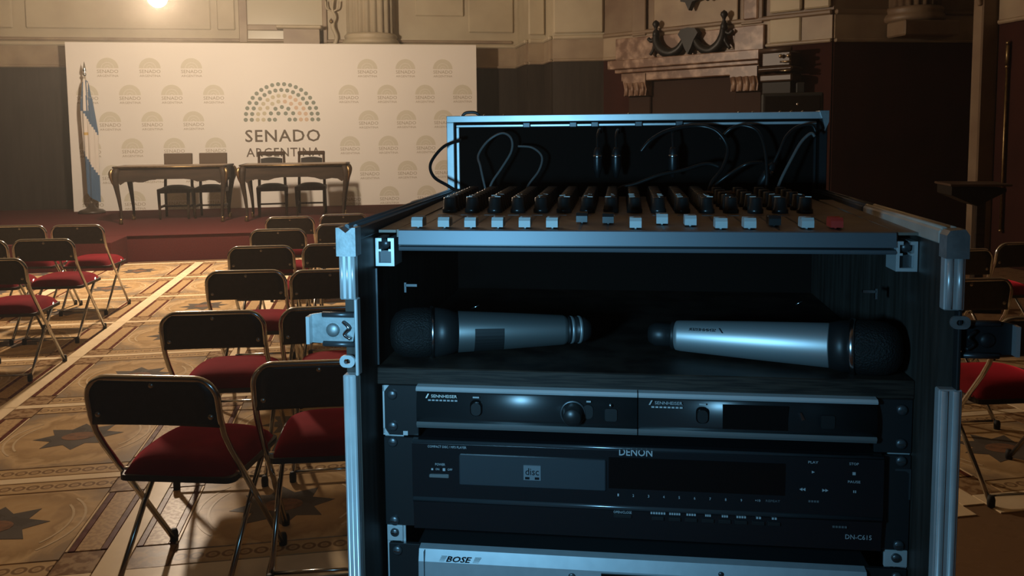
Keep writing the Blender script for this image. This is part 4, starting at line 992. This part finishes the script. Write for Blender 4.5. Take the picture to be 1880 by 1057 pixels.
def mic_patch(mx, z0, z1, a0, a1, r0, r1, m, name, parent, th=0.0006, n=8):
    g = G(); vs = []
    for k in range(n + 1):
        a = a0 + (a1 - a0) * k / n
        for z, r in ((z0, r0 + th), (z1, r1 + th), (z1, r1 - 0.001), (z0, r0 - 0.001)): vs.append(mx @ Vector((r * cos(a), r * sin(a), z)))
    fs = []
    for k in range(n):
        for q in range(4): fs.append((k * 4 + q, k * 4 + (q + 1) % 4, (k + 1) * 4 + (q + 1) % 4, (k + 1) * 4 + q))
    fs += [(0, 1, 2, 3), tuple(n * 4 + q for q in range(4))]
    return g.add(vs, fs).obj(name, m, parent)
# angle on the body that faces the front of the rack
def facing(mx, el=0.15):
    v = mx.to_3x3().inverted() @ Vector((0, -1, el)); return atan2(v.y, v.x)
fa1 = facing(mx1)
mic_patch(mx1, 0.083, 0.112, facing(mx1, -0.35) - 0.70, facing(mx1, -0.35) + 0.70, 0.0200, 0.0187, M_MICDARK, 'display_window', bd1)
for z in (0.182, 0.190): G().lathe([(0.0, z), (0.0140, z), (0.0140, z + 0.003), (0.0, z + 0.003)], 24, mx1).obj('tail_ring', M_CAPSTEEL, m1)
G().lathe([(0.0, 0.185), (0.0135, 0.185), (0.0130, 0.195), (0.010, 0.202), (0.0, 0.203)], 24, mx1).obj('tail_cap', M_MICDARK, m1)
m2, mx2, bd2 = microphone('bright nickel handheld microphone lying with its grille toward the case wall', (0.4760, 0.006, 1.3537), (0.268, 0.072, 1.3475), (0.040, 0.0445, 0.062, 0.205, 0.21), M_MICBODY)
G().lathe([(0.0, 0.209), (0.0115, 0.209), (0.0115, 0.226), (0.0085, 0.232), (0.0, 0.233)], 20, mx2).obj('antenna_cap', M_MICDARK, m2)
fa2 = facing(mx2)
def mic_text(mx, body, zc, w, h, a0, m, name, parent, flip=1, rad=0.0158):
    vs, fs = text_fit(body, w, h, extrude=0.0)
    g = G(); out = []
    for v in vs:
        z = zc + flip * v.x; r = rad + 0.0003 + (0.205 - z) * 0.036
        a = a0 + flip * v.y / r
        out.append(mx @ Vector((r * cos(a), r * sin(a), z)))
    return g.add(out, fs).obj(name, m, parent)
mic_text(mx2, 'SENNHEISER', 0.1765, 0.026, 0.0030, fa2 + 0.50, M_MICDARK, 'printed_name', bd2, 1)
mic_text(mx2, '/', 0.1585, 0.0050, 0.0050, fa2 + 0.50, M_MICDARK, 'printed_mark', bd2, 1)

# ------------------------------------------------------------------ rack units
def screw(x, y, z, parent, r=0.0048, m=M_DARKSTEEL):
    o = G().lathe([(0.0, 0.0), (r, 0.0), (r, 0.0016), (r * 0.75, 0.0028), (0.0, 0.0032)], 14, axis_mx((x, y, z), (0, -1, 0))).obj('screw', m, parent)
    G().box(x - r * 0.65, x + r * 0.65, y - 0.0036, y - 0.0030, z - 0.0006, z + 0.0006).obj('screw_slot', M_RING, o)
def rtext(body, x, y, z, w, h, m, name, parent, **k): return gtext(G(), body, x, y, z, w, h, **k).obj(name, m, parent)
def bars(items, y, m, name, parent):
    g = G()
    for x, z, w, h in items: g.box(x - w / 2, x + w / 2, y - 0.0003, y + 0.0002, z - h / 2, z + h / 2)
    return g.obj(name, m, parent)

def receiver(x0, x1, label, first):
    t = rthing('wireless_receiver', label, 'receiver', ((x0 + x1) / 2, 0.1, 1.2715))
    yf = -0.0125
    G().box(x0 + 0.001, x1 - 0.001, -0.006, 0.20, 1.2736, 1.3110, 0.001).obj('chassis', M_UNIT, t)
    face = G().prism([(-0.004, 1.2790), (yf + 0.0008, 1.2793), (yf + 0.0002, 1.2840), (yf, 1.2890), (yf + 0.0002, 1.2940), (yf + 0.0008, 1.2985), (yf + 0.0018, 1.3025), (yf + 0.0031, 1.3060), (yf + 0.0046, 1.3092), (-0.004, 1.3095)], x0, x1, 'x', smooth=True).obj('face', M_UNIT, t)
    G().prism([(-0.004, 1.3088), (yf - 0.0003, 1.3090), (yf - 0.0012, 1.3108), (yf + 0.001, 1.3130), (-0.004, 1.3135)], x0, x1, 'x').obj('top_trim', M_TRIM, t)
    G().prism([(-0.004, 1.2730), (yf + 0.0014, 1.2734), (yf - 0.0002, 1.2760), (yf - 0.0008, 1.2778), (yf + 0.001, 1.2792), (-0.004, 1.2795)], x0, x1, 'x').obj('bottom_trim', M_TRIM_D, t)
    s = x0 - (0.0350 if first else 0.2418)
    lx = x0 + 0.0235
    rtext('SENNHEISER', lx + 0.0035, yf - 0.0008, 1.3049, 0.0245, 0.0028, M_MARK if first else M_GREYMARK, 'printed_name', face)
    rtext('/', lx - 0.0125, yf - 0.0008, 1.3049, 0.0036, 0.0042, M_MARK if first else M_GREYMARK, 'printed_mark', face, bold=0.03)
    bars([(lx - 0.0105 + 0.0036 * q, 1.3008, 0.0026, 0.0014) for q in range(8)], yf - 0.0004, M_GREYMARK, 'printed_line', face)
    bx = x0 + 0.0572
    G().prism(roundrect(bx - 0.0058, bx + 0.0058, 1.2868, 1.3018, 0.0045, 4), yf - 0.0004, yf + 0.002, 'y').obj('button_well', M_DISPLAY, face)
    G().prism(roundrect(bx - 0.0046, bx + 0.0046, 1.2878, 1.2996, 0.004, 4), yf - 0.0022, yf + 0.002, 'y').obj('power_button', M_BLACKPL, face)
    bars([(bx, 1.3047, 0.006, 0.0014)], yf - 0.0006, M_GREYMARK, 'button_label', face)
    kx = x0 + 0.1472
    if first:
        kn = G().lathe([(0.0105, 0.0), (0.0105, 0.002), (0.0088, 0.004), (0.0082, 0.0135), (0.0074, 0.015), (0.0, 0.0154)], 28, axis_mx((kx, yf, 1.2928), (0, -1, 0))).obj('jog_dial', M_BLACKPL, face)
        G().lathe([(0.0106, 0.0), (0.0118, 0.0), (0.0118, 0.001), (0.0106, 0.0014)], 28, axis_mx((kx, yf, 1.2928), (0, -1, 0))).obj('dial_ring', M_DARKSTEEL, kn)
        G().prism(roundrect(kx + 0.0095, kx + 0.0185, 1.2878, 1.3008, 0.004, 4), yf - 0.0008, yf + 0.002, 'y').obj('escape_button', M_BLACKPL, face)
        bars([(kx + 0.0145, 1.3040, 0.004, 0.0014)], yf - 0.0006, M_GREYMARK, 'button_label', face)
        G().prism(roundrect(x0 + 0.1765, x0 + 0.1875, 1.2862, 1.2980, 0.002, 3), yf - 0.0012, yf + 0.002, 'y').obj('sync_button', M_BLACKPL, face)
        G().lathe([(0.0016, 0.0), (0.0016, 0.002), (0.0, 0.003)], 8, axis_mx((x0 + 0.1815, yf - 0.0006, 1.3012), (0.1, -1, 0.1))).obj('indicator', M_RING, face)
    else:
        G().box(x0 + 0.075, x0 + 0.132, yf - 0.0002, yf + 0.002, 1.2825, 1.3045).obj('display', M_DISPLAY, face)
        G().prism([(x0 + 0.1415, 1.2995), (x0 + 0.1430, 1.3000), (x0 + 0.1465, 1.2935), (x0 + 0.1440, 1.2925)], yf - 0.0008, yf + 0.001, 'y').obj('indicator', M_RING, face)
        G().prism(roundrect(x0 + 0.160, x0 + 0.172, 1.2862, 1.2980, 0.002, 3), yf - 0.0012, yf + 0.002, 'y').obj('sync_button', M_BLACKPL, face)
    # rack ear on the outer side
    e0, e1 = (0.0002, x0 - 0.0005) if first else (x1 + 0.0005, 0.4824)
    ear = G().box(e0, e1, -0.0030, 0.0015, 1.2622, 1.3112, 0.0006).obj('rack_ear', M_UNIT, t)
    sx = 0.0095 if first else 0.4730
    for z in (1.3020, 1.2712): screw(sx, -0.003, z, ear)
    if first:
        G().box(0.0002, 0.0018, -0.0038, -0.0028, 1.2640, 1.3110).obj('ear_edge', M_ALU, ear)
        G().box(0.0195, 0.0240, -0.0036, -0.0028, 1.2625, 1.2665).obj('ear_tab', M_ALU, ear)
        G().prism([(0.0002, 1.2625), (0.0060, 1.2625), (0.0018, 1.2690), (0.0002, 1.2690)], -0.0038, -0.0028, 'y').obj('ear_tab', M_ALU, ear)
        G().prism([(0.0002, 1.3110), (0.0065, 1.3110), (0.0018, 1.3050), (0.0002, 1.3050)], -0.0038, -0.0028, 'y').obj('ear_tab', M_ALU, ear)
    return t
receiver(0.0350, 0.2408, 'slim charcoal wireless receiver with a round jog dial, next to the bracketed ear', True)
receiver(0.2418, 0.4500, 'slim charcoal wireless receiver without a dial, beside the one with the dial', False)

# disc player
t = rthing('disc_player', 'black two-unit compact disc player with a wide disc tray', 'disc player', (0.241, 0.15, 1.1720))
yf = -0.0130
G().box(0.030, 0.4560, -0.002, 0.30, 1.1730, 1.2590, 0.002).obj('chassis', M_DENON, t)
face = G().prism([(-0.003, 1.1735), (yf + 0.0035, 1.1740), (yf + 0.0020, 1.2010), (yf - 0.0002, 1.2030), (yf, 1.2045), (yf + 0.0004, 1.2585), (yf + 0.0018, 1.2612), (-0.003, 1.2618)], 0.0300, 0.4566, 'x').obj('face', M_DENON, t)
G().tube([(0.0305, yf + 0.0012, 1.2604), (0.4560, yf + 0.0009, 1.2608)], 0.0018, 10).obj('top_edge', M_DENON_EDGE, face)
G().tube([(0.0305, yf + 0.0013, 1.2046), (0.4560, yf + 0.0013, 1.2046)], 0.0026, 12).obj('middle_edge', M_DENON_EDGE, face)
for e0, e1 in ((0.0002, 0.0290), (0.4576, 0.4824)):
    ear = G().box(e0, e1, -0.0030, 0.0015, 1.1725, 1.2600, 0.0006).obj('rack_ear', M_UNIT, t)
    sx = 0.0090 if e0 < 0.1 else 0.4735
    for z in (1.2555, 1.1775): screw(sx, -0.003, z, ear)
    if e0 > 0.1: G().prism([(0.4690, 1.2480), (0.4824, 1.2480), (0.4824, 1.2200), (0.4808, 1.2200), (0.4808, 1.2440), (0.4780, 1.2462), (0.4690, 1.2462)], -0.0036, -0.0028, 'y').obj('ear_edge', M_DARKSTEEL, ear)
tr = G().box(0.0755, 0.2125, yf - 0.0022, yf + 0.004, 1.2205, 1.2495, 0.001).obj('disc_tray', M_TRAY, face)
g = G().box(0.1365, 0.1525, yf - 0.0030, yf - 0.0022, 1.2285, 1.2425).obj('disc_mark', M_DISCMARK, tr)
gtext(G(), 'disc', 0.1445, yf - 0.0032, 1.2368, 0.0125, 0.0065).obj('printed_word', M_DENON, g)
bars([(0.1400, 1.2305, 0.004, 0.0022), (0.1490, 1.2305, 0.004, 0.0022)], yf - 0.0032, M_DENON, 'mark_notches', g)
G().box(0.2150, 0.3720, yf - 0.0004, yf + 0.003, 1.2230, 1.2525).obj('display_window', M_DISPLAY, face)
rtext('DENON', 0.2395, yf - 0.0004, 1.2585 - 0.0005, 0.0300, 0.0070, M_GREYMARK, 'maker_name', face, bold=0.01)
rtext('COMPACT DISC / MP3 PLAYER', 0.0640, yf - 0.0004, 1.2563, 0.0370, 0.0022, M_GREYMARK, 'printed_line', face)
rtext('POWER', 0.0572, yf - 0.0004, 1.2391, 0.0095, 0.0022, M_GREYMARK, 'printed_line', face)
rtext('ON', 0.0545, yf - 0.0004, 1.2344, 0.0035, 0.0020, M_GREYMARK, 'printed_line', face)
rtext('OFF', 0.0665, yf - 0.0004, 1.2344, 0.0045, 0.0020, M_GREYMARK, 'printed_line', face)
bars([(0.0495, 1.2342, 0.0018, 0.0018), (0.0608, 1.2342, 0.0024, 0.0026)], yf - 0.0003, M_GREYMARK, 'printed_symbols', face)
G().box(0.0465, 0.0655, yf - 0.0016, yf + 0.002, 1.2262, 1.2292, 0.0006).obj('power_button', M_TRIM_D, face)
for k in range(9): rtext(str(k + 1), 0.2237 + 0.01380 * k, yf - 0.0005, 1.2171, 0.0013, 0.0024, M_GREYMARK, 'track_number', face)
rtext('+10', 0.3485, yf - 0.0005, 1.2176, 0.0046, 0.0020, M_GREYMARK, 'track_number', face)
rtext('REPEAT', 0.3618, yf - 0.0005, 1.2177, 0.0125, 0.0020, M_DIMMARK, 'printed_line', face)
ylow = yf + 0.0012
rtext('OPEN/CLOSE', 0.2277, ylow, 1.2000, 0.0165, 0.0022, M_GREYMARK, 'printed_line', face)
G().box(0.2195, 0.2360, ylow - 0.0004, ylow + 0.003, 1.1945, 1.1978, 0.0004).obj('open_button', M_BLACKPL, face)
bars([(x - w / 2 + w * (q + 0.5) / n, 1.2006, w / n * 0.7, 0.0018) for x, w, n in ((0.2599, 0.014, 6), (0.2751, 0.0105, 5), (0.2898, 0.009, 4), (0.3049, 0.0055, 3), (0.3199, 0.006, 3), (0.3344, 0.009, 4), (0.3497, 0.005, 2), (0.3635, 0.005, 2)) for q in range(n)], ylow, M_GREYMARK, 'printed_labels', face)
for x in (0.2599, 0.2751, 0.2898, 0.3049, 0.3199, 0.3344, 0.3497, 0.3635):
    G().box(x - 0.0055, x + 0.0055, ylow - 0.0006, ylow + 0.003, 1.1938, 1.1972, 0.0004).obj('function_button', M_BLACKPL, face)
for body, x, z, w in (('PLAY', 0.396, 1.2550, 0.0085), ('STOP', 0.4309, 1.2549, 0.0080), ('PAUSE', 0.4313, 1.2385, 0.0105)):
    rtext(body, x, yf - 0.0004, z, w, 0.0022, M_GREYMARK, 'printed_line', face)
g = G()
g.prism([(0.3950, 1.2448), (0.3975, 1.2460), (0.3950, 1.2472)], yf - 0.0005, yf, 'y'); g.prism([(0.4298, 1.2447), (0.4324, 1.2447), (0.4324, 1.2473), (0.4298, 1.2473)], yf - 0.0005, yf, 'y')
g.prism([(0.4308, 1.2284), (0.4316, 1.2284), (0.4316, 1.2306), (0.4308, 1.2306)], yf - 0.0005, yf, 'y'); g.prism([(0.4324, 1.2284), (0.4332, 1.2284), (0.4332, 1.2306), (0.4324, 1.2306)], yf - 0.0005, yf, 'y')
for x, s in ((0.3872, -1), (0.4069, 1)):
    for q in (0, 0.0026): g.prism([(x + s * (q - 0.0026), 1.2282), (x + s * q, 1.2296), (x + s * (q - 0.0026), 1.2310)], yf - 0.0005, yf, 'y')
g.obj('printed_symbols', M_GREYMARK, face)
bars([(0.3935 + 0.0024 * q, 1.2189, 0.0017, 0.0018) for q in range(4)] + [(0.4148 + 0.0026 * q, 1.1963, 0.0019, 0.0018) for q in range(5)], ylow - 0.0012, M_DIMMARK, 'printed_labels', face)
rtext('DN-C615', 0.4368, yf + 0.0016, 1.1868, 0.0225, 0.0042, M_GREYMARK, 'model_number', face)

# power amplifier
t = rthing('power_amplifier', 'silver-faced power amplifier at the foot of the visible rack stack', 'amplifier', (0.24, 0.15, 1.0650))
G().box(0.030, 0.452, -0.002, 0.34, 1.0660, 1.1540, 0.002).obj('chassis', M_UNIT, t)
face = G().prism([(-0.002, 1.0660), (yf + 0.002, 1.0665), (yf - 0.001, 1.0750), (yf - 0.0020, 1.1100), (yf - 0.0005, 1.1430), (yf + 0.0030, 1.1540), (-0.002, 1.1556)], 0.0345, 0.4450, 'x').obj('faceplate', M_BOSE, t)
G().box(0.0400, 0.0406, yf - 0.0025, yf + 0.005, 1.067, 1.1535).obj('face_groove', M_DARKSTEEL, face)
G().box(0.2080, 0.2730, yf - 0.0028, yf, 1.1150, 1.1415, 0.0005).obj('display', M_DISPLAY, face)
yb_ = yf - 0.0001
rtext('BOSE', 0.0735, yb_, 1.1465, 0.0250, 0.0058, M_DENON, 'maker_name', face, shear=0.35, bold=0.02)
g = G()
for q in range(5):
    z = 1.1440 + q * 0.0012
    g.box(0.0545 + q * 0.0006, 0.0595 + q * 0.0006, yb_ - 0.0002, yb_ + 0.0006, z, z + 0.0004); g.box(0.0868 + q * 0.0006, 0.0925 + q * 0.0006, yb_ - 0.0002, yb_ + 0.0006, z, z + 0.0004)
g.obj('name_lines', M_GREYMARK, face)
G().lathe([(0.0035, 0.0), (0.0035, 0.001), (0.002, 0.0016), (0.0, 0.0016)], 14, axis_mx((0.1809, yf - 0.001, 1.1365), (0, -1, 0))).obj('indicator', M_DARKSTEEL, face)
G().lathe([(0.0022, 0.0), (0.0022, 0.001), (0.0, 0.0016)], 10, axis_mx((0.3165, yf - 0.001, 1.1470), (0, -1, 0))).obj('indicator', M_DARKSTEEL, face)
for e0, e1 in ((0.0030, 0.0340), (0.4460, 0.4815)):
    ear = G().box(e0, e1, -0.0035, 0.0015, 1.0660, 1.1545, 0.0006).obj('rack_ear', M_UNIT, t)
    for z in (1.1478, 1.0740): screw(0.0115 if e0 < 0.1 else 0.4725, -0.0035, z, ear)
# strips of bare rail between the player and the amplifier
for x0, x1 in ((0.0010, 0.0165), (0.4620, 0.4822)):
    o = G().box(x0, x1, -0.0018, 0.0018, 1.1560, 1.1715, 0.0005).obj('rail_plate', M_ALU, case)
    screw((x0 + x1) / 2, -0.0018, 1.1650, o, 0.0042)
